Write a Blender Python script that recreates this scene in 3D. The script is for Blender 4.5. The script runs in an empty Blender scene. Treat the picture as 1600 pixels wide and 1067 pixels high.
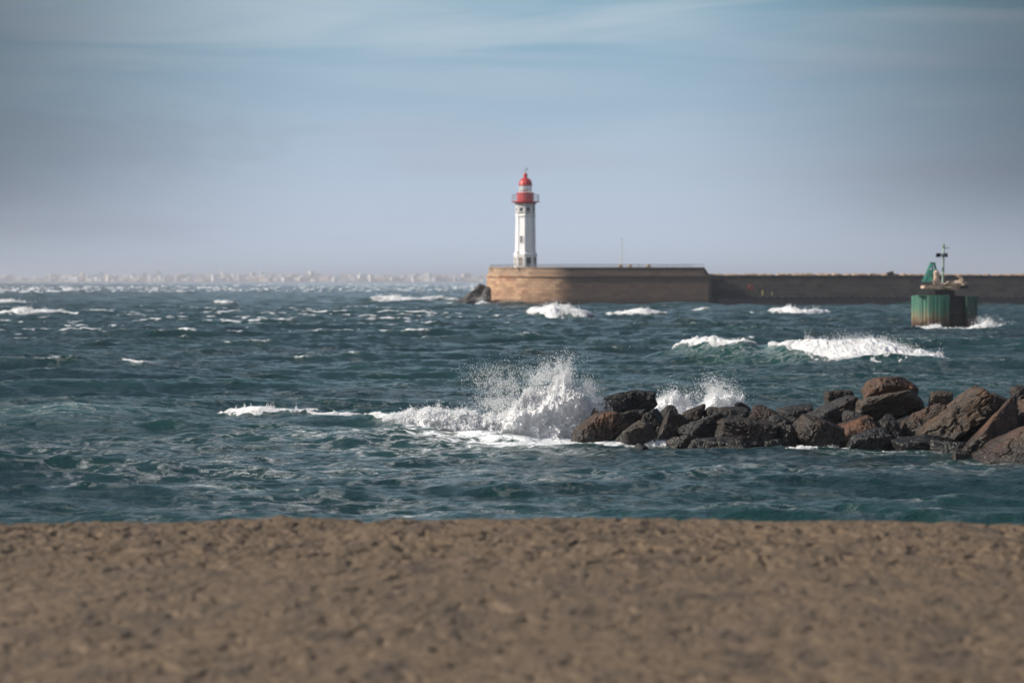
import bpy, bmesh, math, random
import numpy as np
from mathutils import Vector, Matrix

S = bpy.context.scene
C = S.collection
PI = math.pi

# ------------------------------------------------------------------ camera
EYE = 5.0
F = 4444.4            # focal length in pixels of a 1600 px wide frame (100 mm on 36 mm)
HOR = 438.8           # pixel row of the horizon
cam_d = bpy.data.cameras.new('camera'); cam = bpy.data.objects.new('camera', cam_d); C.objects.link(cam)
cam_d.lens = 100; cam_d.sensor_width = 36; cam_d.clip_start = 0.5; cam_d.clip_end = 60000
cam.location = (0, 0, EYE)
cam.rotation_euler = (math.radians(90) - math.atan((533.5 - HOR) / F), 0, 0)
cam_d.dof.use_dof = True; cam_d.dof.focus_distance = 92.0; cam_d.dof.aperture_fstop = 1.15
S.camera = cam

# ------------------------------------------------------------------ light
SUN_EL = math.radians(31); SUN_BACK = math.radians(-4.5)     # from the left, a touch in front of the far walls
sd = Vector((-math.cos(SUN_EL) * math.cos(SUN_BACK), math.cos(SUN_EL) * math.sin(SUN_BACK), math.sin(SUN_EL)))
sl = bpy.data.lights.new('sun', 'SUN'); sun = bpy.data.objects.new('sun', sl); C.objects.link(sun)
sl.energy = 5.0; sl.angle = math.radians(0.5); sl.color = (1.0, 0.93, 0.83)
sun.rotation_euler = (-sd).to_track_quat('-Z', 'Y').to_euler()
sun.location = (-60, -10, 60)

VEIL_LOW = (0.43, 0.495, 0.605); VEIL_HIGH = (0.19, 0.335, 0.435); VEIL_STREAK = (0.40, 0.48, 0.55); VEIL_DARK = (0.36, 0.39, 0.49); VEIL_SIDE = (0.016, 0.028, 0.042)
W = bpy.data.worlds.new("World"); S.world = W; W.use_nodes = True
nt = W.node_tree; nt.nodes.clear()
def N(t, ty, **kw):
    n = t.nodes.new(ty)
    for k, v in kw.items(): setattr(n, k, v)
    return n
sky = N(nt, 'ShaderNodeTexSky', sky_type='NISHITA', sun_disc=False)
sky.sun_elevation = SUN_EL; sky.sun_rotation = math.atan2(sd.x, sd.y); sky.dust_density = 2.0; sky.air_density = 1.0; sky.ozone_density = 2.5
bg = N(nt, 'ShaderNodeBackground'); bg.inputs[1].default_value = 0.085
nt.links.new(sky.outputs[0], bg.inputs[0])
tc = N(nt, 'ShaderNodeTexCoord'); sp_ = N(nt, 'ShaderNodeSeparateXYZ'); nt.links.new(tc.outputs['Generated'], sp_.inputs[0])
def wnoise(scale, loc, det, dist):
    mp = N(nt, 'ShaderNodeMapping'); mp.inputs['Scale'].default_value = scale; mp.inputs['Location'].default_value = loc
    nt.links.new(tc.outputs['Generated'], mp.inputs[0])
    no = N(nt, 'ShaderNodeTexNoise'); no.inputs['Scale'].default_value = 1.0; no.inputs['Detail'].default_value = det; no.inputs['Roughness'].default_value = 0.5; no.inputs['Distortion'].default_value = dist
    nt.links.new(mp.outputs[0], no.inputs[0]); return no.outputs[0]
def wrange(src, a, b, c, d):
    r = N(nt, 'ShaderNodeMapRange'); r.inputs[1].default_value = a; r.inputs[2].default_value = b; r.inputs[3].default_value = c; r.inputs[4].default_value = d
    r.interpolation_type = 'SMOOTHSTEP'; nt.links.new(src, r.inputs[0]); return r.outputs[0]
def wmath(op, a, b):
    m = N(nt, 'ShaderNodeMath', operation=op)
    for k, v in ((0, a), (1, b)):
        if isinstance(v, float): m.inputs[k].default_value = v
        else: nt.links.new(v, m.inputs[k])
    return m.outputs[0]
def wmix(f, a, b):
    m = N(nt, 'ShaderNodeMix', data_type='RGBA')
    for k, v in ((0, f), (6, a), (7, b)):
        if isinstance(v, tuple): m.inputs[k].default_value = (*v, 1)
        elif isinstance(v, float): m.inputs[k].default_value = v
        else: nt.links.new(v, m.inputs[k])
    return m.outputs[2]
# high thin veil: milky lavender near the horizon, bluer higher up, streaked by the wind
low = wrange(sp_.outputs[2], 0.0, 0.11, 0.0, 1.0)
veil = wmix(low, VEIL_LOW, VEIL_HIGH)
veil = wmix(wrange(sp_.outputs[2], 0.11, 0.40, 0.0, 1.0), veil, (0.050, 0.095, 0.150))
st1 = wrange(wnoise((5.0, 5.0, 60.0), (3.1, 0.4, 1.3), 6, 0.7), 0.38, 0.66, 0.0, 1.0)
veil = wmix(wmath('MULTIPLY', wmath('MULTIPLY', st1, wmath('MULTIPLY', low, wrange(sp_.outputs[2], 0.12, 0.4, 1.0, 0.25))), 0.8), veil, VEIL_STREAK)
st2 = wrange(wnoise((7.0, 7.0, 40.0), (1.7, 2.2, 0.9), 6, 0.3), 0.52, 0.72, 0.0, 0.45)
veil = wmix(st2, veil, VEIL_DARK)
# one small ragged grey cloud low on the left
cm = N(nt, 'ShaderNodeMapping'); cm.inputs['Location'].default_value = (0.142 * 16, 0, -0.049 * 95); cm.inputs['Scale'].default_value = (16, 0, 95); nt.links.new(tc.outputs['Generated'], cm.inputs[0])
cn = N(nt, 'ShaderNodeVectorMath', operation='LENGTH'); nt.links.new(cm.outputs[0], cn.inputs[0])
cmask = wrange(wmath('ADD', cn.outputs['Value'], wmath('MULTIPLY', wnoise((45.0, 45.0, 130.0), (2.0, 0.3, 0.7), 6, 0.6), -2.2)), -0.75, 0.25, 0.14, 0.0)
veil = wmix(wmath('MULTIPLY', cmask, wrange(sp_.outputs[1], 0.0, 0.5, 0.0, 1.0)), veil, (0.16, 0.165, 0.235))
# sky brightest over mid bay; a lens-like vignette painted in to both sides
away = wrange(wmath('ABSOLUTE', wmath('ADD', sp_.outputs[0], 0.005), 0.0), 0.045, 0.21, 0.0, 1.0)
away = wmath('MULTIPLY', away, wrange(sp_.outputs[2], 0.0, 0.04, 0.45, 1.0))
veil = wmix(away, veil, wmix(0.72, veil, VEIL_SIDE))
# unseen sky behind the camera, brightened as added fill for surfaces facing it
back = wrange(sp_.outputs[1], -0.15, -0.75, 0.0, 1.0)
veil = wmix(back, veil, (0.40, 0.43, 0.50))
vb = N(nt, 'ShaderNodeBackground'); nt.links.new(veil, vb.inputs[0]); vb.inputs[1].default_value = 1.0
cover = wmath('MAXIMUM', wrange(sp_.outputs[2], 0.10, 0.55, 1.0, 0.18), wmath('MULTIPLY', back, 0.9))
mx = N(nt, 'ShaderNodeMixShader'); wo = N(nt, 'ShaderNodeOutputWorld')
nt.links.new(cover, mx.inputs[0]); nt.links.new(bg.outputs[0], mx.inputs[1]); nt.links.new(vb.outputs[0], mx.inputs[2]); nt.links.new(mx.outputs[0], wo.inputs[0])

S.view_settings.view_transform = 'Standard'; S.view_settings.look = 'None'
S.view_settings.exposure = 0.3; S.view_settings.gamma = 1.0; S.view_settings.use_curve_mapping = False
S.render.engine = 'CYCLES'
S.cycles.max_bounces = 5; S.cycles.volume_bounces = 0; S.cycles.use_denoising = True
S.cycles.diffuse_bounces = 4; S.cycles.glossy_bounces = 2; S.cycles.transmission_bounces = 3; S.cycles.transparent_max_bounces = 8
S.cycles.caustics_reflective = False; S.cycles.caustics_refractive = False

# ------------------------------------------------------------------ helpers
def P(px, py, d):
    """the world point seen at pixel (px,py) of the 1600 px photograph when it stands d metres out"""
    return Vector(((px - 800.0) * d / F, d, EYE - (py - HOR) * d / F))
def tag(o, label=None, cat=None, group=None, kind=None):
    if label: o['label'] = label
    if cat: o['category'] = cat
    if group: o['group'] = group
    if kind: o['kind'] = kind
    return o
def empty(name, loc, label, cat, group=None):
    o = bpy.data.objects.new(name, None); C.objects.link(o); o.location = loc; o.empty_display_size = 0.3
    return tag(o, label, cat, group)
def link(name, me, mat, parent=None, smooth=None):
    o = bpy.data.objects.new(name, me); C.objects.link(o)
    if mat is not None: me.materials.append(mat)
    if smooth is not None: me.polygons.foreach_set('use_smooth', [smooth] * len(me.polygons))
    if parent is not None: o.parent = parent; o.matrix_parent_inverse = Matrix.Translation(parent.location).inverted()
    return o
def np_mesh(name, verts, faces):
    """faces: (n,k) int array"""
    me = bpy.data.meshes.new(name)
    verts = np.ascontiguousarray(verts, dtype=np.float32); faces = np.ascontiguousarray(faces, dtype=np.int32)
    n, k = faces.shape
    me.vertices.add(len(verts)); me.vertices.foreach_set('co', verts.ravel())
    me.loops.add(n * k); me.loops.foreach_set('vertex_index', faces.ravel())
    me.polygons.add(n); me.polygons.foreach_set('loop_start', np.arange(0, n * k, k, dtype=np.int32))
    try: me.polygons.foreach_set('loop_total', np.full(n, k, dtype=np.int32))
    except Exception: pass
    me.update(calc_edges=True)
    return me
class MB:
    def __init__(s): s.bm = bmesh.new()
    def box(s, c, size, rot=None, bev=0.0, taper=1.0):
        m = Matrix.Translation(c) @ (rot.to_4x4() if rot else Matrix.Identity(4)) @ Matrix.Diagonal((*size, 1))
        r = bmesh.ops.create_cube(s.bm, size=1)
        if taper != 1.0:
            for v in r['verts']:
                if v.co.z > 0: v.co.x *= taper; v.co.y *= taper
        bmesh.ops.transform(s.bm, matrix=m, verts=r['verts'])
        if bev > 0:
            es = list({e for v in r['verts'] for e in v.link_edges})
            bmesh.ops.bevel(s.bm, geom=es, offset=bev, segments=2, affect='EDGES', profile=0.7)
        return s
    def tube(s, a, b, r1, r2=None, seg=10):
        a = Vector(a); b = Vector(b); r2 = r1 if r2 is None else r2; d = b - a
        m = Matrix.Translation((a + b) / 2) @ d.to_track_quat('Z', 'Y').to_matrix().to_4x4()
        bmesh.ops.create_cone(s.bm, cap_ends=True, segments=seg, radius1=r1, radius2=max(r2, 1e-4), depth=d.length, matrix=m)
        return s
    def lathe(s, prof, seg=32, c=(0, 0, 0), phase=0.0):
        rings = []
        for (r, z) in prof:
            if r < 1e-5: rings.append([s.bm.verts.new((c[0], c[1], c[2] + z))])
            else: rings.append([s.bm.verts.new((c[0] + r * math.sin(phase + 2 * PI * k / seg), c[1] - r * math.cos(phase + 2 * PI * k / seg), c[2] + z)) for k in range(seg)])
        for a, b in zip(rings[:-1], rings[1:]):
            for k in range(seg):
                q = (k + 1) % seg
                if len(a) == 1 and len(b) == 1: continue
                if len(a) == 1: f = (a[0], b[q], b[k])
                elif len(b) == 1: f = (a[k], a[q], b[0])
                else: f = (a[k], a[q], b[q], b[k])
                try: s.bm.faces.new(f)
                except ValueError: pass
        if len(rings[0]) > 2:
            try: s.bm.faces.new(list(reversed(rings[0])))
            except ValueError: pass
        if len(rings[-1]) > 2:
            try: s.bm.faces.new(rings[-1])
            except ValueError: pass
        return s
    def prism(s, pts, z0, z1, top=None):
        top = top or pts
        a = [s.bm.verts.new((p[0], p[1], z0)) for p in pts]; b = [s.bm.verts.new((p[0], p[1], z1)) for p in top]
        n = len(pts)
        for k in range(n): s.bm.faces.new((a[k], a[(k + 1) % n], b[(k + 1) % n], b[k]))
        s.bm.faces.new(list(reversed(a))); s.bm.faces.new(b)
        return s
    def blob(s, c, size, rot=0.0, sub=2, seed=0, amp=0.2):
        r = bmesh.ops.create_icosphere(s.bm, subdivisions=sub, radius=1)
        rg = random.Random(seed); M = Matrix.Rotation(rot, 3, 'Y')
        for v in r['verts']:
            q = v.co * (1 + rg.uniform(-amp, amp)); q = Vector((q.x * size[0], q.y * size[1], q.z * size[2]))
            v.co = M @ q + Vector(c)
        return s
    def build(s, name, mat, parent=None, smooth=False):
        bmesh.ops.recalc_face_normals(s.bm, faces=s.bm.faces)
        me = bpy.data.meshes.new(name); s.bm.to_mesh(me); s.bm.free()
        return link(name, me, mat, parent, smooth)

# lattice noise in numpy
_r = np.random.RandomState(7)
_T2 = _r.rand(256, 256).astype(np.float32)
_T3 = _r.rand(64, 64, 64).astype(np.float32)
def n2(x, y):
    xi = np.floor(x).astype(np.int64); yi = np.floor(y).astype(np.int64); fx = x - xi; fy = y - yi
    fx = fx * fx * (3 - 2 * fx); fy = fy * fy * (3 - 2 * fy)
    a = _T2[xi & 255, yi & 255]; b = _T2[(xi + 1) & 255, yi & 255]; c = _T2[xi & 255, (yi + 1) & 255]; d = _T2[(xi + 1) & 255, (yi + 1) & 255]
    return (a + (b - a) * fx) * (1 - fy) + (c + (d - c) * fx) * fy
def fbm2(x, y, o=4, g=0.5):
    s = 0; a = 1; t = 0
    for k in range(o):
        s = s + a * n2(x * 2.03 ** k + 17.3 * k, y * 2.03 ** k + 5.1 * k); t += a; a *= g
    return s / t
def n3(p):
    i = np.floor(p).astype(np.int64); f = p - i; f = f * f * (3 - 2 * f); r = 0
    for a in (0, 1):
        for b in (0, 1):
            for c in (0, 1):
                w = (f[:, 0] if a else 1 - f[:, 0]) * (f[:, 1] if b else 1 - f[:, 1]) * (f[:, 2] if c else 1 - f[:, 2])
                r = r + w * _T3[(i[:, 0] + a) & 63, (i[:, 1] + b) & 63, (i[:, 2] + c) & 63]
    return r
def fbm3(p, o=4, g=0.5):
    s = 0; a = 1; t = 0
    for k in range(o): s = s + a * n3(p * 2.03 ** k + 11.7 * k); t += a; a *= g
    return s / t
def sstep(a, b, x): t = np.clip((x - a) / (b - a), 0, 1); return t * t * (3 - 2 * t)

# ------------------------------------------------------------------ materials
def mat(name):
    m = bpy.data.materials.new(name); m.use_nodes = True; t = m.node_tree
    return m, t, t.nodes['Principled BSDF'], t.nodes['Material Output']
def L(t, a, b): t.links.new(a, b)
def noise(t, scale, detail=4, rough=0.5, coord=None, dist=0.0, sc=None):
    n = N(t, 'ShaderNodeTexNoise'); n.inputs['Scale'].default_value = scale; n.inputs['Detail'].default_value = detail
    n.inputs['Roughness'].default_value = rough; n.inputs['Distortion'].default_value = dist
    if coord is not None:
        if sc is not None:
            mpn = N(t, 'ShaderNodeMapping'); mpn.inputs['Scale'].default_value = sc; L(t, coord, mpn.inputs[0]); coord = mpn.outputs[0]
        L(t, coord, n.inputs[0])
    return n
def ramp(t, src, stops):
    r = N(t, 'ShaderNodeValToRGB'); e = r.color_ramp.elements
    while len(e) < len(stops): e.new(0.5)
    for k, (p, c) in enumerate(stops):
        e[k].position = p; e[k].color = (*c, 1) if len(c) == 3 else c
    L(t, src, r.inputs[0]); return r
def mrange(t, src, a, b, c=0.0, d=1.0, smooth=False):
    r = N(t, 'ShaderNodeMapRange'); r.inputs[1].default_value = a; r.inputs[2].default_value = b; r.inputs[3].default_value = c; r.inputs[4].default_value = d
    if smooth: r.interpolation_type = 'SMOOTHSTEP'
    L(t, src, r.inputs[0]); return r.outputs[0]
def mix(t, f, a, b, mode='MIX'):
    m = N(t, 'ShaderNodeMix', data_type='RGBA', blend_type=mode)
    for k, v in ((0, f), (6, a), (7, b)):
        if isinstance(v, (int, float)): m.inputs[k].default_value = v
        elif isinstance(v, tuple): m.inputs[k].default_value = (*v, 1)
        else: L(t, v, m.inputs[k])
    return m.outputs[2]
def math_(t, op, a, b=None):
    m = N(t, 'ShaderNodeMath', operation=op)
    for k, v in ((0, a), (1, b)):
        if v is None: continue
        if isinstance(v, (int, float)): m.inputs[k].default_value = v
        else: L(t, v, m.inputs[k])
    return m.outputs[0]
def bump(t, h, strength, dist, bs):
    b = N(t, 'ShaderNodeBump'); b.inputs['Strength'].default_value = strength; b.inputs['Distance'].default_value = dist
    L(t, h, b.inputs['Height']); L(t, b.outputs[0], bs.inputs['Normal']); return b
def geo_pos(t): return N(t, 'ShaderNodeNewGeometry').outputs['Position']
def simple(name, col, rough=0.6, var=0.15, scale=2.0, metal=0.0, dirt=None, bs=0.3):
    m, t, b, o = mat(name); pos = geo_pos(t)
    n = noise(t, scale, 5, 0.6, pos)
    c = mix(t, mrange(t, n.outputs[0], 0.35, 0.65), tuple(x * (1 - var) for x in col), tuple(min(1, x * (1 + var)) for x in col))
    if dirt:
        n_ = noise(t, scale * 0.7, 6, 0.7, pos, 0.5)
        c = mix(t, mrange(t, n_.outputs[0], 0.52, 0.66), c, dirt)
    L(t, c, b.inputs['Base Color']); b.inputs['Roughness'].default_value = rough; b.inputs['Metallic'].default_value = metal
    bump(t, n.outputs[0], bs, 0.02, b)
    return m

# foam
def foam_mat():
    m, t, b, o = mat('foam'); pos = geo_pos(t)
    n = noise(t, 9.0, 4, 0.6, pos)
    nb = noise(t, 2.4, 9, 0.78, pos, 0.5)
    thin = mix(t, n.outputs[0], (0.66, 0.73, 0.74), (0.80, 0.83, 0.84))          # thin, watery foam between the thick clots
    L(t, mix(t, mrange(t, nb.outputs[0], 0.33, 0.44), thin, (0.92, 0.91, 0.91)), b.inputs['Base Color'])
    b.inputs['Roughness'].default_value = 0.7; b.inputs['IOR'].default_value = 1.2
    tr = N(t, 'ShaderNodeBsdfTranslucent'); tr.inputs[0].default_value = (0.9, 0.93, 0.95, 1)
    ms = N(t, 'ShaderNodeMixShader'); ms.inputs[0].default_value = 0.38
    L(t, b.outputs[0], ms.inputs[1]); L(t, tr.outputs[0], ms.inputs[2]); L(t, ms.outputs[0], o.inputs[0])
    return m
FOAM = foam_mat()

def sea_mat():
    m, t, b, o = mat('sea_water'); pos = geo_pos(t)
    at = N(t, 'ShaderNodeAttribute', attribute_name='foam'); lc = N(t, 'ShaderNodeAttribute', attribute_name='lace'); gr = N(t, 'ShaderNodeAttribute', attribute_name='green')
    # water body: silty teal, milkier where the surf has stirred air into it
    n0 = noise(t, 0.05, 3, 0.5, pos)
    deep = mix(t, mrange(t, n0.outputs[0], 0.35, 0.65), (0.004, 0.017, 0.017), (0.006, 0.025, 0.023))
    deep = mix(t, gr.outputs['Fac'], deep, (0.018, 0.074, 0.060))
    # foam patterns
    nf = noise(t, 2.6, 8, 0.74, pos, 0.8, (0.7, 1.0, 1.0))
    vf = N(t, 'ShaderNodeTexVoronoi', feature='DISTANCE_TO_EDGE'); vf.inputs['Scale'].default_value = 1.3
    mpn = N(t, 'ShaderNodeMapping'); mpn.inputs['Scale'].default_value = (0.55, 0.8, 1.0)
    nd = noise(t, 1.1, 4, 0.6, pos, 0.0)
    mixc = N(t, 'ShaderNodeMix', data_type='VECTOR'); mixc.inputs[0].default_value = 0.55
    L(t, pos, mixc.inputs[4]); L(t, nd.outputs[1], mixc.inputs[5])
    addv = N(t, 'ShaderNodeVectorMath', operation='MULTIPLY_ADD'); L(t, nd.outputs[1], addv.inputs[0]); addv.inputs[1].default_value = (3.0, 3.0, 0); L(t, pos, addv.inputs[2])
    L(t, addv.outputs[0], mpn.inputs[0]); L(t, mpn.outputs[0], vf.inputs[0])
    web = mrange(t, vf.outputs['Distance'], 0.0, 0.16, 1.0, 0.0)
    lacen = math_(t, 'MULTIPLY', web, mrange(t, nf.outputs[0], 0.38, 0.62))
    th = math_(t, 'SUBTRACT', 1.0, at.outputs['Fac'])
    solid = math_(t, 'MULTIPLY', mrange(t, math_(t, 'SUBTRACT', nf.outputs[0], mrange(t, th, 0, 1, 0.20, 0.76)), 0.0, 0.09), mrange(t, at.outputs['Fac'], 0.02, 0.1))
    lace = math_(t, 'MULTIPLY', lacen, lc.outputs['Fac'])
    fo = math_(t, 'MINIMUM', math_(t, 'ADD', solid, math_(t, 'MULTIPLY', lace, 0.75)), 1.0)
    col = mix(t, fo, deep, (0.78, 0.80, 0.81))
    L(t, col, b.inputs['Base Color'])
    L(t, mrange(t, fo, 0, 1, 0.10, 0.75), b.inputs['Roughness'])
    b.inputs['IOR'].default_value = 1.333
    r1 = noise(t, 2.6, 5, 0.62, pos, 0.4, (0.75, 1.0, 1.0)); r2 = noise(t, 9.0, 3, 0.6, pos, 0.3)
    h = math_(t, 'ADD', math_(t, 'ADD', r1.outputs[0], math_(t, 'MULTIPLY', r2.outputs[0], 0.28)), math_(t, 'MULTIPLY', fo, 0.25))
    bump(t, h, 0.85, 0.15, b)
    return m

def rock_mat(name, c1, c2, c3, speck=0.0, rough=0.62):
    kf = 1.0 if ('orange' in name or 'light' in name or 'speckled' in name) else 0.68
    c1, c2, c3 = (tuple(v * kf for v in c) for c in (c1, c2, c3))
    m, t, b, o = mat(name); pos = geo_pos(t); oi = N(t, 'ShaderNodeObjectInfo')
    addv = N(t, 'ShaderNodeVectorMath', operation='MULTIPLY_ADD'); addv.inputs[1].default_value = (37, 37, 37)
    L(t, oi.outputs['Random'], addv.inputs[0]); L(t, pos, addv.inputs[2]); pos2 = addv.outputs[0]
    n1 = noise(t, 1.6, 6, 0.62, pos2, 0.5); n2_ = noise(t, 0.85, 4, 0.5, pos2, 0.9); n3_ = noise(t, 14, 5, 0.7, pos2)
    c = mix(t, mrange(t, n1.outputs[0], 0.38, 0.62), c1, c2)
    c = mix(t, mrange(t, n2_.outputs[0], 0.50, 0.62), c, c3)
    c = mix(t, mrange(t, n3_.outputs[0], 0.35, 0.65, 0, 0.6), c, tuple(x * 0.35 for x in c1))
    vo = N(t, 'ShaderNodeTexVoronoi'); vo.inputs['Scale'].default_value = 17.0; L(t, pos2, vo.inputs[0])
    sp = math_(t, 'MULTIPLY', mrange(t, vo.outputs['Distance'], 0.10, 0.26, 1.0, 0.0), mrange(t, noise(t, 1.3, 3, 0.5, pos2).outputs[0], 0.56 - speck * 0.3, 0.66 - speck * 0.3, 0, 1.0))
    c = mix(t, sp, c, (0.22, 0.17, 0.11))
    sx = N(t, 'ShaderNodeSeparateXYZ'); L(t, pos, sx.inputs[0])
    wetn = math_(t, 'ADD', sx.outputs[2], math_(t, 'MULTIPLY', n1.outputs[0], -0.7))
    wet = mrange(t, wetn, -0.15, 0.42, 1.0, 0.0)        # soaked and weed-covered foot
    c = mix(t, math_(t, 'MULTIPLY', wet, 0.8), c, (0.014, 0.013, 0.011))
    L(t, c, b.inputs['Base Color'])
    L(t, mrange(t, wet, 0, 1, rough, 0.30), b.inputs['Roughness'])
    vc = N(t, 'ShaderNodeTexVoronoi', feature='DISTANCE_TO_EDGE'); vc.inputs['Scale'].default_value = 2.2; L(t, pos2, vc.inputs[0])
    h = math_(t, 'ADD', math_(t, 'ADD', n1.outputs[0], math_(t, 'MULTIPLY', n3_.outputs[0], 0.4)), math_(t, 'MULTIPLY', mrange(t, vc.outputs['Distance'], 0, 0.06), 0.12))
    bump(t, h, 0.9, 0.14, b)
    return m
ROCK = {
 'black': rock_mat('rock_black', (0.009, 0.009, 0.009), (0.016, 0.015, 0.015), (0.022, 0.016, 0.012)),
 'grey':  rock_mat('rock_grey', (0.018, 0.017, 0.017), (0.048, 0.044, 0.041), (0.045, 0.024, 0.013), 0.1),
 'brown': rock_mat('rock_brown', (0.020, 0.012, 0.008), (0.055, 0.034, 0.020), (0.080, 0.032, 0.012), 0.3),
 'orange': rock_mat('rock_orange', (0.036, 0.018, 0.010), (0.100, 0.048, 0.022), (0.130, 0.048, 0.015), 0.2),
 'speckled': rock_mat('rock_speckled', (0.035, 0.027, 0.020), (0.085, 0.066, 0.044), (0.05, 0.03, 0.018), 1.3),
 'light': rock_mat('rock_light', (0.034, 0.023, 0.015), (0.088, 0.056, 0.034), (0.085, 0.042, 0.018), 0.6),
 'pier_grey': rock_mat('rock_pier_grey', (0.05, 0.045, 0.042), (0.10, 0.088, 0.078), (0.08, 0.062, 0.05), 0.1),
}

def sand_mat():
    m, t, b, o = mat('sand'); pos = geo_pos(t)
    n1 = noise(t, 0.5, 5, 0.6, pos); n2_ = noise(t, 6.5, 5, 0.65, pos, 0.5); n3_ = noise(t, 60, 3, 0.7, pos)
    c = mix(t, mrange(t, n1.outputs[0], 0.35, 0.65), (0.066, 0.042, 0.021), (0.112, 0.073, 0.039))
    c = mix(t, mrange(t, n2_.outputs[0], 0.50, 0.72, 0, 0.75), c, (0.040, 0.029, 0.021))
    c = mix(t, mrange(t, n3_.outputs[0], 0.35, 0.65, 0, 0.6), c, (0.21, 0.150, 0.095))
    n4 = noise(t, 1.7, 5, 0.65, pos, 0.6, (1.3, 0.40, 1.0))
    c = mix(t, mrange(t, n4.outputs[0], 0.52, 0.64, 0, 0.7), c, (0.055, 0.040, 0.030))
    n5 = noise(t, 2.3, 4, 0.6, pos, 0.3, (1.0, 0.6, 1.0))
    c = mix(t, mrange(t, n5.outputs[0], 0.58, 0.70, 0, 0.55), c, (0.20, 0.138, 0.095))
    sx = N(t, 'ShaderNodeSeparateXYZ'); L(t, pos, sx.inputs[0])
    wet = mrange(t, sx.outputs[2], 0.5, 1.0, 1.0, 0.0)
    c = mix(t, wet, c, (0.07, 0.055, 0.042))
    L(t, c, b.inputs['Base Color']); L(t, mrange(t, wet, 0, 1, 0.9, 0.35), b.inputs['Roughness'])
    h = math_(t, 'ADD', n2_.outputs[0], math_(t, 'MULTIPLY', n3_.outputs[0], 0.25))
    bump(t, h, 0.8, 0.05, b)
    return m

# ------------------------------------------------------------------ beach
def beach_z(x, y):
    z = 1.80 - 0.0046 * np.clip(np.abs(x - 0.8), 0, 30) ** 1.5
    z = z + 0.07 * sstep(31.0, 33.2, y + 0.5 * np.sin(x * 0.5) + 0.10 * x)
    crest = 37.0 + 0.8 * (fbm2(x * 0.25 + 3, x * 0 + 2.0, 2) - 0.5)
    sl_ = np.maximum(y - crest, 0)
    z = z - np.where(sl_ < 1, 0.065 * sl_ ** 2, 0.065 + 0.135 * (sl_ - 1))
    z = z + 0.05 * (fbm2(x * 0.7, y * 0.5, 2) - 0.5)
    return z
def sand():
    ys = [-260, -120, -50, -20, 0, 8, 14]
    y = 17.0
    while y < 41: ys.append(y); y += 0.022 if y < 26 else 0.03
    while y < 75: ys.append(y); y += 0.5
    ys = np.array(ys)
    th = np.linspace(-0.22, 0.22, 760); core = th
    X = []
    side = np.array([12, 20, 40, 90, 200, 400, 900.0])
    for y_ in ys:
        w = max(y_, 17.0)
        xs = core * w
        X.append(np.concatenate([-side[::-1], xs, side]) if w * 0.22 < 11 else np.concatenate([-(side + w * 0.22)[::-1], xs, side + w * 0.22]))
    X = np.array(X); Y = np.repeat(ys[:, None], X.shape[1], 1)
    Z = beach_z(X, Y)
    fine = sstep(15, 18, Y) * (1 - sstep(40, 46, Y)) * (np.abs(X) < 11)
    rough = sstep(31, 33, Y + 0.10 * X)
    wx = X + 0.3 * (n2(X * 3 + 9, Y * 3) - 0.5); wy = Y + 0.3 * (n2(X * 3, Y * 3 + 40) - 0.5)
    d = 0.062 * (fbm2(wx * 6.0, wy * 2.6, 5, 0.66) - 0.5) + 0.07 * (fbm2(X * 0.9 + 4, Y * 0.55, 2) - 0.5)
    pits = sstep(0.56, 0.74, fbm2(wx * 6.5 + 31, wy * 3.0 + 7, 2, 0.45))        # footprints and scuffs
    d = d - 0.022 * pits + 0.012 * (n2(X * 22, Y * 16) - 0.5)
    d = d * (0.9 + 0.7 * rough)
    Z = Z + d * fine
    ny, nx = X.shape
    idx = np.arange(ny * nx).reshape(ny, nx)
    q = np.stack([idx[:-1, :-1], idx[:-1, 1:], idx[1:, 1:], idx[1:, :-1]], -1).reshape(-1, 4)
    me = np_mesh('beach', np.stack([X, Y, Z], -1).reshape(-1, 3), q)
    tag(link('beach', me, sand_mat(), None, True), 'brown pitted sand beach in the foreground', 'beach', kind='structure')
    # dark grit, shell and dry weed lying on the sand
    rg = np.random.RandomState(5); n = 2600
    yy = 19 + rg.rand(n) ** 0.8 * 18; xx = (rg.rand(n) - 0.5) * 2 * 0.21 * yy
    keep = (fbm2(xx * 1.1 + 5, yy * 0.8, 2) > 0.5) | (rg.rand(n) < 0.25)
    xx = xx[keep]; yy = yy[keep]; n = len(xx)
    r = 0.007 + 0.020 * rg.rand(n) ** 4
    zz = beach_z(xx, yy) + 0.012
    octa = np.array([[1, 0, 0], [-1, 0, 0], [0, 1, 0], [0, -1, 0], [0, 0, .6], [0, 0, -.6]], float)
    of = np.array([[0, 2, 4], [2, 1, 4], [1, 3, 4], [3, 0, 4], [2, 0, 5], [1, 2, 5], [3, 1, 5], [0, 3, 5]])
    V = (octa[None] * (0.7 + 0.6 * rg.rand(n, 6, 1))) * r[:, None, None] * np.stack([1 + rg.rand(n), 1 + 0 * r, 0.6 + 0 * r], -1)[:, None, :] + np.stack([xx, yy, zz], -1)[:, None, :]
    Fc = (of[None] + 6 * np.arange(n)[:, None, None]).reshape(-1, 3)
    tag(link('pebbles', np_mesh('pebbles', V.reshape(-1, 3), Fc), simple('pebble', (0.06, 0.052, 0.048), 0.8, 0.5, 30), None, True), 'dark grit and small pebbles scattered over the sand', 'pebbles', kind='stuff')
sand()

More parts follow.
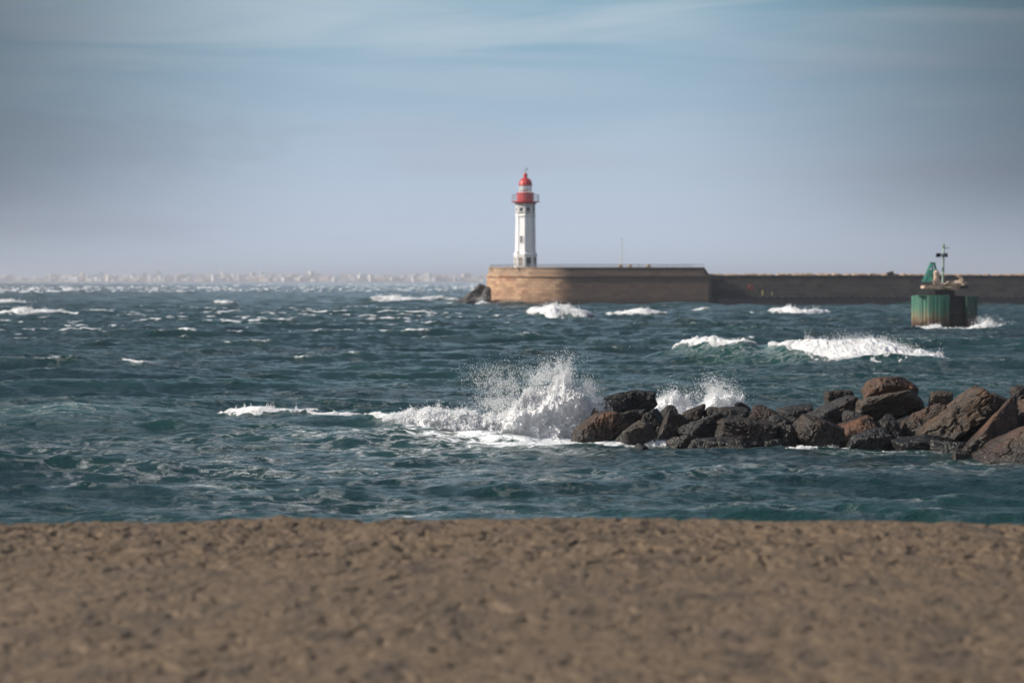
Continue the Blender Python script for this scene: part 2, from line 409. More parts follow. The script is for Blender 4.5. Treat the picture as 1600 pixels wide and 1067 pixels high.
# ------------------------------------------------------------------ sea
def fft_tile(n, Lm, lam_p, lo, hi, hs, wdir, spread, seed, lam):
    """one periodic patch of wind sea: height, horizontal displacement and folding (Jacobian)"""
    rg = np.random.RandomState(seed)
    k1 = 2 * PI * np.fft.fftfreq(n, Lm / n); kx, ky = np.meshgrid(k1, k1, indexing='ij')
    k = np.hypot(kx, ky); k[0, 0] = 1
    kp = 2 * PI / lam_p
    om = np.sqrt(k / kp); sig = np.where(om < 1, 0.07, 0.09)
    jon = k ** -4.0 * np.exp(-1.25 * (kp / k) ** 2) * 3.0 ** np.exp(-(om - 1) ** 2 / (2 * sig ** 2))
    cosd = (kx * wdir[0] + ky * wdir[1]) / k
    jon *= np.where(cosd > 0, np.abs(cosd) ** spread, 0.0)
    wl = 2 * PI / k
    jon *= (wl < hi) * (wl > lo); jon[0, 0] = 0
    hk = np.sqrt(jon) * (rg.randn(n, n) + 1j * rg.randn(n, n))
    h = np.fft.ifft2(hk).real; sc = hs / (4 * h.std()); hk = hk * sc
    h = h * sc
    dx = np.fft.ifft2(1j * kx / k * hk).real; dy = np.fft.ifft2(1j * ky / k * hk).real
    jxx = np.fft.ifft2(-kx * kx / k * hk).real; jyy = np.fft.ifft2(-ky * ky / k * hk).real; jxy = np.fft.ifft2(-kx * ky / k * hk).real
    J = (1 + lam * jxx) * (1 + lam * jyy) - (lam * jxy) ** 2
    return [h, lam * dx, lam * dy, J]
def samp(T, Lm, x, y):
    n = T[0].shape[0]; u = (x / Lm * n); v = (y / Lm * n)
    ui = np.floor(u).astype(np.int64); vi = np.floor(v).astype(np.int64); fu = (u - ui); fv = (v - vi)
    a = ui % n; b = (ui + 1) % n; c = vi % n; d = (vi + 1) % n
    return [(t[a, c] * (1 - fu) + t[b, c] * fu) * (1 - fv) + (t[a, d] * (1 - fu) + t[b, d] * fu) * fv for t in T]
TA = fft_tile(1024, 331.0, 17.0, 1.2, 60.0, 0.95, (0.22, -0.975), 5, 11, 1.3)
TB = fft_tile(512, 47.0, 3.4, 0.30, 3.6, 0.22, (0.0, -1.0), 2, 5, 0.9)
# foam left behind each folding crest
Fo = np.clip((0.60 - TA[3]) / 0.16, 0, 1)
tr_ = Fo.copy()
for s in range(1, 9): tr_ = np.maximum(tr_, np.roll(np.roll(Fo, s, 1), -s // 4, 0) * (1 - s / 9.0))
TA[3] = tr_
CR, SR = math.cos(0.35), math.sin(0.35)

# hand-placed breaking waves: px of both ends, pixel row of the crest at both ends, distance, height, foam drop (0..1)
BRK = [
 dict(x=(1052, 1192), d=(178, 171), H=1.15, wf=3.4, wb=6, cov=0.55, lab='white foam crest of the swell left of the larger breaker beyond the rocks', n=3600),
 dict(x=(1208, 1500), d=(169, 167), H=1.25, wf=5.0, wb=7, cov=1.15, lab='long tumbling white breaker on the green swell beyond the rocks', n=11000),
 dict(x=(1030, 1440), d=(174, 169), H=1.05, wf=6.5, wb=9, cov=0.0, lab='', n=0),
 dict(x=(818, 934), d=(372, 368), H=1.7, wf=6.5, wb=12, cov=0.95, lab='white breaker in the middle of the sea in front of the stone pier head', n=4200),
 dict(x=(948, 1046), d=(392, 386), H=0.9, wf=5.5, wb=12, cov=0.7, lab='low white breaker right of the one before the pier head', n=2200),
 dict(x=(1180, 1304), d=(412, 404), H=1.1, wf=5, wb=12, cov=0.7, lab='white foam crest in front of the long dark pier wall', n=2600),
 dict(x=(1082, 1118), d=(455, 455), H=0.7, wf=5, wb=10, cov=0.5, lab='small whitecap at the foot of the pier corner', n=500),
 dict(x=(-14, 106), d=(412, 402), H=0.95, wf=5.5, wb=10, cov=0.75, lab='white breaker at the left edge of the sea, the nearer of two', n=3000),
 dict(x=(-30, 46), d=(600, 590), H=1.1, wf=7, wb=14, cov=0.8, lab='white breaker at the left edge of the sea, the farther of two', n=1500),
 dict(x=(548, 716), d=(650, 640), H=1.5, wf=9, wb=16, cov=0.9, lab='long white surf line left of the rocks at the pier foot', n=4200),
 dict(x=(92, 137), d=(1150, 1150), H=1.7, wf=14, wb=18, cov=0.6, lab='white breaker far out on the left half of the sea', n=700),
 dict(x=(330, 372), d=(575, 575), H=0.9, wf=6, wb=12, cov=0.5, lab='lone whitecap far out between the left edge and the lighthouse', n=700),
 dict(x=(192, 248), d=(167, 166), H=0.2, wf=1.6, wb=4, cov=0.35, lab='short thin foam crest in the left middle of the sea', n=700),
 dict(x=(340, 492), d=(108, 106), H=0.40, wf=1.5, wb=4, cov=0.9, lab='foaming wave crest left of the big splash, farther from it', n=5200),
 dict(x=(470, 560), d=(106, 104), H=0.22, wf=1.2, wb=3, cov=0.6, lab='low foam line between the left foam crest and the big splash', n=1800),
 dict(x=(565, 760), d=(101, 98), H=0.40, wf=1.7, wb=4, cov=0.9, lab='foaming wave crest running into the left side of the big splash', n=7000),
 dict(x=(-60, 330), d=(104, 107), H=0.45, wf=5.0, wb=5, cov=0.0, lab='', n=0),
]
def brk_eval(b, x, y):
    """extra height and foam of breaker b at (x,y)"""
    d0, d1 = b['d']
    xa = (b['x'][0] - 800) * d0 / F; xb = (b['x'][1] - 800) * d1 / F
    u = (x - xa) / (xb - xa)
    ln = xb - xa
    e = np.clip(np.minimum(u, 1 - u) * 2 + 0.10, 0, 1) * sstep(-0.12, 0.06, u) * (1 - sstep(0.94, 1.12, u))
    e = e ** 0.55 * (0.72 + 0.45 * n2(u * 5 + b['d'][0], u * 0 + 3.3))
    dc = d0 + (d1 - d0) * u + b['wf'] * 0.55 * (n2(u * 4 + 7.7, u * 0 + b['d'][0]) - 0.5) + b['wf'] * 0.9 * np.clip(np.abs(u - 0.5) * 2, 0, 1) ** 2
    t = y - dc
    prof = np.where(t < 0, np.exp(-(t / b['wf']) ** 2), np.exp(-(t / b['wb']) ** 2))
    cov = b['cov'] * e * (0.35 + 1.1 * fbm2(u * ln / b['wf'] * 0.8 + 5, u * 0 + b['d'][1], 3))
    foam = np.where(t < 0, 1 - (-t) / (b['wf'] * 1.5 * np.maximum(cov, 1e-3)), 1 - t / (0.35 * b['wf'] + 0.01)) * (cov > 0.05)
    inside = (u > -0.12) & (u < 1.12)
    return b['H'] * e * prof * inside, np.clip(foam, 0, 1) * inside, e * prof * inside, dc, cov
# surf lying round the foot of the rocks and the splash: ellipses (px, distance, half width m, half depth m, foam, lace)
PATCH = [
 (720, 91.0, 4.2, 5.0, 0.56, 1.0), (830, 88.5, 3.0, 3.8, 0.66, 1.0), (770, 89, 3.6, 4.2, 0.60, 1.0), (900, 88.6, 1.6, 2.4, 0.62, 1.0), (640, 95, 3.4, 4.6, 0.48, 1.0), (960, 86.6, 1.8, 1.2, 0.62, 1.0),
 (1025, 86.6, 0.7, 0.7, 0.7, 0.9), (560, 91, 4.5, 7.0, 0.34, 1.0), (680, 84, 5.0, 4.0, 0.28, 1.0), (500, 76, 6, 5, 0.04, 0.7), (1235, 86.0, 0.9, 0.9, 0.35, 0.9), (1300, 85.0, 1.1, 0.9, 0.55, 0.9), (1440, 83.5, 2.4, 0.8, 0.25, 0.8), (1545, 81, 2.0, 0.9, 0.25, 0.8),
 (340, 67.5, 1.4, 0.9, 0.30, 0.8), (430, 66.5, 1.8, 1.0, 0.16, 0.8), (40, 66.8, 1.6, 0.5, 0.25, 0.7), (230, 75, 3, 2, 0.04, 0.55), (640, 60.5, 1.6, 0.8, 0.1, 0.8), (1455, 60.0, 0.6, 0.4, 0.30, 0.8), (1080, 97, 2.8, 3.5, 0.8, 1.0), (1170, 87, 3, 2, 0.12, 0.9), (800, 73, 7, 6, 0.0, 0.55), (1300, 76, 7, 5, 0.0, 0.45), (250, 85, 7, 8, 0.0, 0.45), (560, 63, 5, 3, 0.0, 0.5),
 (1478, 291, 5.2, 2.2, 0.95, 1.0), (1560, 292, 5.5, 5.5, 0.65, 1.0), (745, 568, 5.0, 4.0, 0.8, 1.0), (730, 592, 7, 8, 0.7, 1.0),
]
def sea_disp(x, y, want=True):
    """displacement (dx,dy,dz) and foam / lace / green masks of the water surface"""
    amp = 0.55 + 0.50 * sstep(70, 300, y) + 0.30 * sstep(500, 1600, y)
    amp = amp * (0.3 + 0.7 * sstep(52, 62, y))
    a = samp(TA, 331.0, x * 1.0 + 40, y * 1.0)
    xr = x * CR - y * SR; yr = x * SR + y * CR
    a2 = samp(TA[:1], 331.0, xr * 0.53 + 90, yr * 0.53 + 13)           # a longer, slower swell at an angle
    bt = samp(TB, 47.0, xr * 1.0, yr * 1.0)
    far = 1 - sstep(350, 700, y)
    dz = amp * a[0] + 0.30 * amp * a2[0] + bt[0] * far * (0.6 + 0.4 * amp)
    dx = amp * a[1] + bt[1] * far * 0.7; dy = amp * a[2] + bt[2] * far * 0.7
    gust = fbm2(x * 0.004 + 3, y * 0.0022 + 8, 3)
    foam = a[3] * sstep(95, 220, y) * (0.30 + 0.80 * sstep(0.40, 0.62, gust))
    foam = foam + a[3] ** 1.5 * 0.27 * sstep(350, 1300, y)
    foam = foam + np.clip(a[3] - 0.7, 0, 1) * 0.9 * (1 - sstep(95, 220, y))
    lace = 0.20 * sstep(0.46, 0.62, fbm2(x * 0.05 + 9, y * 0.09 + 2, 3)) * (1 - sstep(180, 420, y)) + 0.5 * a[3]
    green = 0.55 * np.clip(a[0] * amp * 1.1, 0, 1) * (1 - sstep(600, 1500, y)) + 0.22 * sstep(0.4, 0.62, fbm2(x * 0.03 + 1, y * 0.05 + 5, 2)) * (1 - sstep(110, 300, y))
    for b in BRK:
        m = (y > b['d'][0] - 60) & (y < b['d'][0] + 60)
        if not np.any(m): continue
        h, f, e, dc, cov = brk_eval(b, x[m], y[m])
        dz[m] = dz[m] * (1 - 0.45 * np.clip(e, 0, 1)) + h
        dy[m] = dy[m] - 0.45 * h
        foam[m] = np.maximum(foam[m] * (1 - 0.8 * np.clip(e, 0, 1)), f); green[m] = np.maximum(green[m], np.clip(e * 1.0, 0, 1) * 0.85); lace[m] = np.maximum(lace[m], 0.7 * e)
    for (px, d, hw, hd, fo, la) in PATCH:
        cx = (px - 800) * d / F
        r = np.sqrt(((x - cx) / hw) ** 2 + ((y - d) / hd) ** 2)
        m = r < 1.6
        w = 1 - sstep(0.35, 1.5, r[m])
        foam[m] = np.maximum(foam[m], fo * w); lace[m] = np.maximum(lace[m], la * w); green[m] = np.maximum(green[m], 0.8 * w * (fo + 0.2))
    # shallow water close in carries sand and air: paler
    green = np.maximum(green, 0.25 * (1 - sstep(58, 75, y)))
    return dx, dy, dz, np.clip(foam, 0, 1), np.clip(lace, 0, 1), np.clip(green, 0, 1)
def sea():
    ys = []; y = 50.0
    while y < 650: ys.append(y); y += 0.09 + 0.0021 * (y - 50) if y > 60 else 0.12
    while y < 5000: ys.append(y); y += 0.0042 * y
    while y < 24000: ys.append(y); y += 0.02 * y
    ys = np.array(ys)
    th = np.linspace(-math.tan(math.radians(12.2)), math.tan(math.radians(12.2)), 880)
    sd_ = np.tan(np.radians(np.concatenate([np.linspace(12.4, 25, 60), np.linspace(26, 84, 50)])))
    th = np.concatenate([-sd_[::-1], th, sd_])
    X = ys[:, None] * th[None]; Y = np.repeat(ys[:, None], len(th), 1)
    sh = X.shape
    dx, dy, dz, fo, la, gr = sea_disp(X.ravel(), Y.ravel())
    side = (np.abs(th) > math.tan(math.radians(26)))
    V = np.stack([X.ravel() + dx, Y.ravel() + dy, dz], -1)
    idx = np.arange(sh[0] * sh[1]).reshape(sh)
    q = np.stack([idx[:-1, :-1], idx[:-1, 1:], idx[1:, 1:], idx[1:, :-1]], -1).reshape(-1, 4)
    me = np_mesh('sea', V, q)
    for nm, a in (('foam', fo), ('lace', la), ('green', gr)):
        at = me.attributes.new(nm, 'FLOAT', 'POINT'); at.data.foreach_set('value', a.astype(np.float32))
    tag(link('sea', me, sea_mat(), None, True), 'choppy blue green sea with scattered whitecaps', 'sea', kind='structure')
    print('sea verts', len(V))
sea()

# ------------------------------------------------------------------ foam and spray
ICO_V = None
def ico(sub):
    bm = bmesh.new(); bmesh.ops.create_icosphere(bm, subdivisions=sub, radius=1)
    v = np.array([x.co[:] for x in bm.verts]); f = np.array([[q.index for q in p.verts] for p in bm.faces]); bm.free(); return v, f
ICO0 = ico(1); ICO1 = ico(2); ICO2 = ico(2)
OCT = (np.array([[1, 0, 0], [-1, 0, 0], [0, 1, 0], [0, -1, 0], [0, 0, 1], [0, 0, -1.0]]), np.array([[0, 2, 4], [2, 1, 4], [1, 3, 4], [3, 0, 4], [2, 0, 5], [1, 2, 5], [3, 1, 5], [0, 3, 5]]))
def drops(P_, R, shape, rg, jit=0.25, squash=1.0):
    v, f = shape; n = len(P_)
    V = v[None] * (1 + jit * (rg.rand(n, len(v), 1) - 0.5) * 2) * R[:, None, None]
    V[:, :, 2] *= squash
    V = V + P_[:, None, :]
    return V.reshape(-1, 3), (f[None] + len(v) * np.arange(n)[:, None, None]).reshape(-1, 3)
def join(parts):
    V = []; Fc = []; o = 0
    for v, f in parts:
        if len(v) == 0: continue
        V.append(v); Fc.append(f + o); o += len(v)
    return np.concatenate(V), np.concatenate(Fc)
def breaker_foam(b, seed):
    rg = np.random.RandomState(seed); n = int(b['n'] * 2.0)
    d0, d1 = b['d']; pxm = d0 / F                                        # metres per photo pixel
    xa = (b['x'][0] - 800) * d0 / F; xb = (b['x'][1] - 800) * d1 / F
    u = rg.rand(n); x = xa + (xb - xa) * u
    _, _, _, dc, cov = brk_eval(b, x, np.full(n, d0 * 1.0))
    t = rg.rand(n) * np.maximum(cov, 0) * 1.25 * (0.75 + 0.5 * fbm2(x / pxm * 0.06, x * 0 + seed, 3)) - 0.08
    ok = cov > 0.08; x = x[ok]; t = t[ok]; dc = dc[ok]; u = u[ok]
    y = dc - t * b['wf'] * 1.25
    clump = fbm2(x / pxm * 0.09 + 3, y / pxm * 0.03 + seed, 3)
    ok = clump > 0.30 + 0.25 * np.clip(t, 0, 1); x, y, t, clump, dc = x[ok], y[ok], t[ok], clump[ok], dc[ok]
    dx, dy, dz, _, _, _ = sea_disp(x, y)
    up = (clump - 0.35) * b['H'] * 0.35 * np.exp(-t * 1.2)
    Pt = np.stack([x + dx, y + dy - up * 0.5, dz + up * rg.rand(len(x)) ** 0.5], -1)
    R = pxm * (0.4 + 1.1 * rg.rand(len(x)) ** 2.5) * (0.55 + 0.6 * clump)
    big = drops(Pt, R, ICO0, rg, 0.3, 0.7)
    # continuous tumbling foam under the loose lumps
    gu = int((b['x'][1] - b['x'][0]) * 1.8) + 8; gv = 34
    U, V_ = np.meshgrid(np.linspace(0, 1, gu), np.linspace(-0.12, 1.3, gv), indexing='ij'); U = U.ravel(); V_ = V_.ravel()
    x = xa + (xb - xa) * U; _, _, _, dc, cov = brk_eval(b, x, np.full(len(x), d0 * 1.0)); cov = np.clip(cov, 0.0, 2)
    y = dc - V_ * cov * b['wf'] * 1.25
    dx, dy, dz, _, _, _ = sea_disp(x, y)
    q = np.stack([x / b['wf'] * 2.6, y / b['wf'] * 2.2 + seed, U * 0 + seed], -1)
    lm = fbm3(q, 6, 0.68); l2 = 1 - 2 * np.abs(fbm3(q * 2.1 + 5, 3, 0.6) - 0.5)
    th_ = (0.22 * b['H'] + 0.7 * pxm) * np.clip(cov * 2, 0, 1) * (0.12 + 1.9 * (lm - 0.36) + 0.8 * (l2 - 0.78)) * np.clip(1 - np.clip(V_, 0, 2) ** 2 * 0.8, -1, 1) * np.clip((V_ + 0.12) * 8, 0, 1) - 0.02 - 0.10 * b['H'] * np.clip(V_ - 0.45, 0, 2)
    cv = np.stack([x + dx, y + dy - th_ * 0.7, dz + th_], -1)
    idx = np.arange(gu * gv).reshape(gu, gv)
    core = (cv, np.concatenate([np.stack([idx[:-1, :-1], idx[:-1, 1:], idx[1:, 1:]], -1).reshape(-1, 3), np.stack([idx[:-1, :-1], idx[1:, 1:], idx[1:, :-1]], -1).reshape(-1, 3)]))
    # fine spindrift torn off the crest
    m = int(n * 0.5); u = rg.rand(m); x = xa + (xb - xa) * u
    _, _, _, dc, cov = brk_eval(b, x, np.full(m, d0 * 1.0))
    gate = fbm2(u * 30, u * 0 + seed, 2) * cov > 0.34
    x, dc = x[gate], dc[gate]; y = dc + 0.2 * b['wf'] * (rg.rand(len(x)) - 0.4)
    dx, dy, dz, _, _, _ = sea_disp(x, y)
    hh = rg.exponential(0.16, len(x)) * (b['H'] * 0.5 + pxm * 2)
    Pt = np.stack([x + dx + 0.3 * hh * (rg.rand(len(x)) - 0.5), y + dy, dz + hh], -1)
    sm = drops(Pt, pxm * (0.25 + 0.35 * rg.rand(len(x))), OCT, rg)
    V, Fc = join([core, big, sm])
    tag(link('wave_foam', np_mesh('wave_foam', V, Fc), FOAM, None, True), b['lab'], 'wave foam', kind='stuff')
for i, b in enumerate(BRK):
    if b['n']: breaker_foam(b, 100 + i)

def interp(pts, x): a = np.array(pts, float); return np.interp(x, a[:, 0], a[:, 1])
def splash(name, lab, d, top, bot, depth, n_core, regions, seed, gate=False):
    """a burst of white water: lumpy core under the outline top(px)->row, thrown drops in the given regions (px,py,rx,ry,count,size)"""
    n_core *= 4; rg = np.random.RandomState(seed); pxm = d / F
    x0, x1 = top[0][0], top[-1][0]
    n = n_core
    def surf(px, a, k):
        yt = interp(top, px); yb = interp(bot, px); H0 = np.maximum(yb - yt, 1.0)
        H = H0 + np.clip(H0 / 30, 0.12, 1) * 30 * (fbm2(px * 0.055 + seed, px * 0 + 2.5, 4, 0.6) - 0.5)
        if gate: H = H * np.clip((fbm2(px * 0.07 + seed, px * 0 + 1.5, 3) - 0.36) * 5, 0, 1)
        H = np.maximum(H, 0.3)
        hs_ = np.clip(H / 35, 0.08, 1)
        q = np.stack([px * 0.045, np.cos(a) * 1.8 + 7, np.sin(a) * H * 0.05 + seed], -1)
        lump = fbm3(q, 5, 0.58) - 0.5; rid = 1 - 2 * np.abs(fbm3(q * 1.9 + 9, 4, 0.6) - 0.5)
        kk = k * (1 + 0.75 * lump + 0.22 * (rid - 0.8))
        yy = np.cos(a) * depth * kk * (0.6 + 0.4 * hs_); py = yb - np.sin(a) ** 0.75 * kk * H
        return np.stack([(px - 800) * pxm + lump * 0.5 * hs_, d + yy - lump * 1.1 * hs_, EYE - (py - HOR) * pxm], -1)
    gx, ga = int((x1 - x0) * 1.6) + 2, 90
    PX, GA = np.meshgrid(np.linspace(x0, x1, gx), np.linspace(0, PI, ga), indexing='ij')
    idx = np.arange(gx * ga).reshape(gx, ga)
    parts = [(surf(PX.ravel(), GA.ravel(), 0.93), np.concatenate([np.stack([idx[:-1, :-1], idx[:-1, 1:], idx[1:, 1:]], -1).reshape(-1, 3), np.stack([idx[:-1, :-1], idx[1:, 1:], idx[1:, :-1]], -1).reshape(-1, 3)]))]
    n = int(n_core * 0.22); px = x0 + (x1 - x0) * rg.rand(n); a = rg.rand(n) * PI
    Q = surf(px, a, 0.95 + 0.10 * rg.rand(n) ** 2)
    parts.append(drops(Q, pxm * (0.4 + 1.3 * rg.rand(n) ** 3), ICO0, rg, 0.3))
    # frayed skin just outside the core
    m = int(n_core * 0.16); px = x0 + (x1 - x0) * rg.rand(m); a = rg.rand(m) * PI
    Q = surf(px, a, 1.0 + rg.exponential(0.09, m)); Q[:, 0] += rg.randn(m) * 0.05
    parts.append(drops(Q, pxm * (0.3 + 0.5 * rg.rand(m)), OCT, rg))
    for (cx, cy, rx, ry, cnt, size) in regions:
        cnt = int(cnt * 3.2)
        p = rg.randn(cnt, 3)
        px = cx + p[:, 0] * rx * 0.6; py = cy + p[:, 1] * ry * 0.6; yy = p[:, 2] * depth * 0.45
        g = fbm2(px * 0.11 + seed, py * 0.11 + 3, 3)                      # drops fly in strings and clumps
        ok = (g > 0.40) | (rg.rand(cnt) < 0.35); px, py, yy = px[ok], py[ok], yy[ok]
        r = pxm * size * (0.17 + 0.65 * rg.rand(len(px)) ** 5)
        ok = EYE - (py - HOR) * pxm > 0.0
        parts.append(drops(np.stack([(px - 800) * pxm, d + yy, EYE - (py - HOR) * pxm], -1)[ok], r[ok], OCT, rg, 0.35))
    V, Fc = join(parts)
    tag(link(name, np_mesh(name, V, Fc), FOAM, None, True), lab, 'splash', kind='stuff')
splash('wave_splash', 'tall white splash bursting against the left end of the rock groyne', 90.5,
       [(600, 650), (640, 640), (680, 640), (705, 646), (735, 645), (775, 648), (800, 638), (818, 622), (838, 608), (858, 602), (870, 592), (880, 585), (890, 596), (902, 618), (918, 634), (932, 642), (940, 655)],
       [(600, 656), (700, 668), (800, 682), (900, 690), (940, 690)], 1.5, 15000,
       [(880, 590, 14, 24, 2600, 1.0), (862, 576, 22, 14, 800, 1.0), (845, 592, 18, 14, 1400, 0.9), (790, 610, 28, 26, 2600, 0.75), (760, 592, 32, 22, 1100, 0.8), (805, 590, 40, 22, 800, 0.8), (775, 632, 30, 14, 2200, 0.8),
        (915, 612, 16, 20, 2000, 0.9), (930, 632, 16, 16, 1600, 0.9), (948, 640, 14, 14, 600, 0.9), (686, 634, 4, 8, 160, 0.9), (880, 566, 30, 14, 260, 0.9)], 31)
splash('wave_splash', 'smaller white splash rising behind the rocks right of the flat black boulder', 97.0,
       [(1018, 640), (1030, 620), (1050, 616), (1070, 624), (1085, 634), (1100, 624), (1115, 617), (1135, 618), (1150, 630), (1162, 640)],
       [(1018, 668), (1162, 668)], 1.0, 5200,
       [(1115, 608, 22, 16, 1500, 0.9), (1130, 618, 24, 14, 1100, 0.9), (1048, 612, 14, 10, 300, 0.8), (1080, 620, 24, 12, 350, 0.8), (1118, 598, 26, 10, 120, 0.9), (1150, 622, 14, 12, 350, 0.9)], 32)
splash('wave_splash', 'white surf breaking round the foot of the rusty green beacon', 291.0,
       [(1412, 516), (1435, 511), (1462, 510), (1490, 515), (1508, 514), (1525, 507), (1542, 505), (1560, 509), (1600, 514), (1640, 518)],
       [(1412, 520), (1640, 523)], 1.6, 4200,
       [(1540, 503, 16, 8, 500, 0.8), (1560, 508, 24, 6, 300, 0.8)], 33)
splash('wave_splash', 'white surf at the foot of the rocks below the pier head', 569.0,
       [(700, 478), (720, 477), (740, 476), (752, 471), (760, 475), (768, 478)], [(702, 479), (768, 480)], 2.0, 900, [(752, 466, 8, 6, 120, 0.9)], 34)
# surf round the near rocks
splash('wave_splash', 'white surf at the waterline of the leftmost and the speckled boulder', 86.6,
       [(890, 690), (920, 693), (950, 694), (970, 695), (1010, 692), (1032, 688), (1045, 689), (1062, 696)], [(890, 695), (960, 700), (1062, 701)], 0.55, 2600, [(1030, 690, 14, 5, 200, 0.7)], 35, True)
splash('wave_splash', 'small white surf tongue at the waterline under the middle of the groyne', 84.6,
       [(1225, 700), (1250, 697), (1285, 700), (1298, 698), (1312, 699), (1340, 706), (1390, 706), (1440, 708)], [(1225, 702), (1310, 707), (1440, 711)], 0.35, 1400, [(1300, 699, 12, 3, 120, 0.7), (1445, 705, 10, 3, 60, 0.7)], 36, True)

# ------------------------------------------------------------------ boulders
ICO5 = ico(6); ICO4 = ico(4)
def rock_mesh(w, dep, h, tilt, el, seed, base=ICO5, nf=12, p=17, rough=1.0):
    """faceted, worn boulder filling a w x dep x h box; el = thickness/length of the slab before it is tilted"""
    v, f = base; rg = np.random.RandomState(seed)
    nrm = rg.randn(nf, 3); nrm /= np.linalg.norm(nrm, axis=1)[:, None]
    dd = 0.70 + 0.32 * rg.rand(nf)
    ax = np.concatenate([np.eye(3), -np.eye(3)]); ax = ax + 0.22 * rg.randn(6, 3); ax /= np.linalg.norm(ax, axis=1)[:, None]
    nrm = np.concatenate([nrm, ax]); dd = np.concatenate([dd, 0.62 + 0.12 * rg.rand(6)])
    dot = np.maximum(v @ nrm.T, 0) / dd[None]
    r = (dot ** p).sum(1) ** (-1.0 / p)
    q = v * r[:, None]
    v0 = v; v = q * np.array([1.0, 0.8, el])[None] * 1.25
    big = fbm3(v * 1.7 + seed * 3.1, 4, 0.5) - 0.5; fine = fbm3(v * 7.0 + seed * 1.3, 4, 0.6) - 0.5
    rid = np.abs(fbm3(v * 3.2 + seed * 5.7, 3) - 0.5)
    q = q * (1 + rough * (0.34 * big + 0.13 * fine - 0.12 * np.exp(-(rid / 0.018) ** 2)))[:, None]
    q = q * np.array([1.0, 0.8, el])[None]
    c, s = math.cos(tilt), math.sin(tilt)                                # positive tilt: rises to the right
    q = np.stack([q[:, 0] * c - q[:, 2] * s, q[:, 1], q[:, 0] * s + q[:, 2] * c], -1)
    lo = q.min(0); hi = q.max(0)
    q = (q - (lo + hi) / 2) / (hi - lo) * np.array([w, dep, h])[None]
    return q, f
G = 'boulders of the rock groyne'
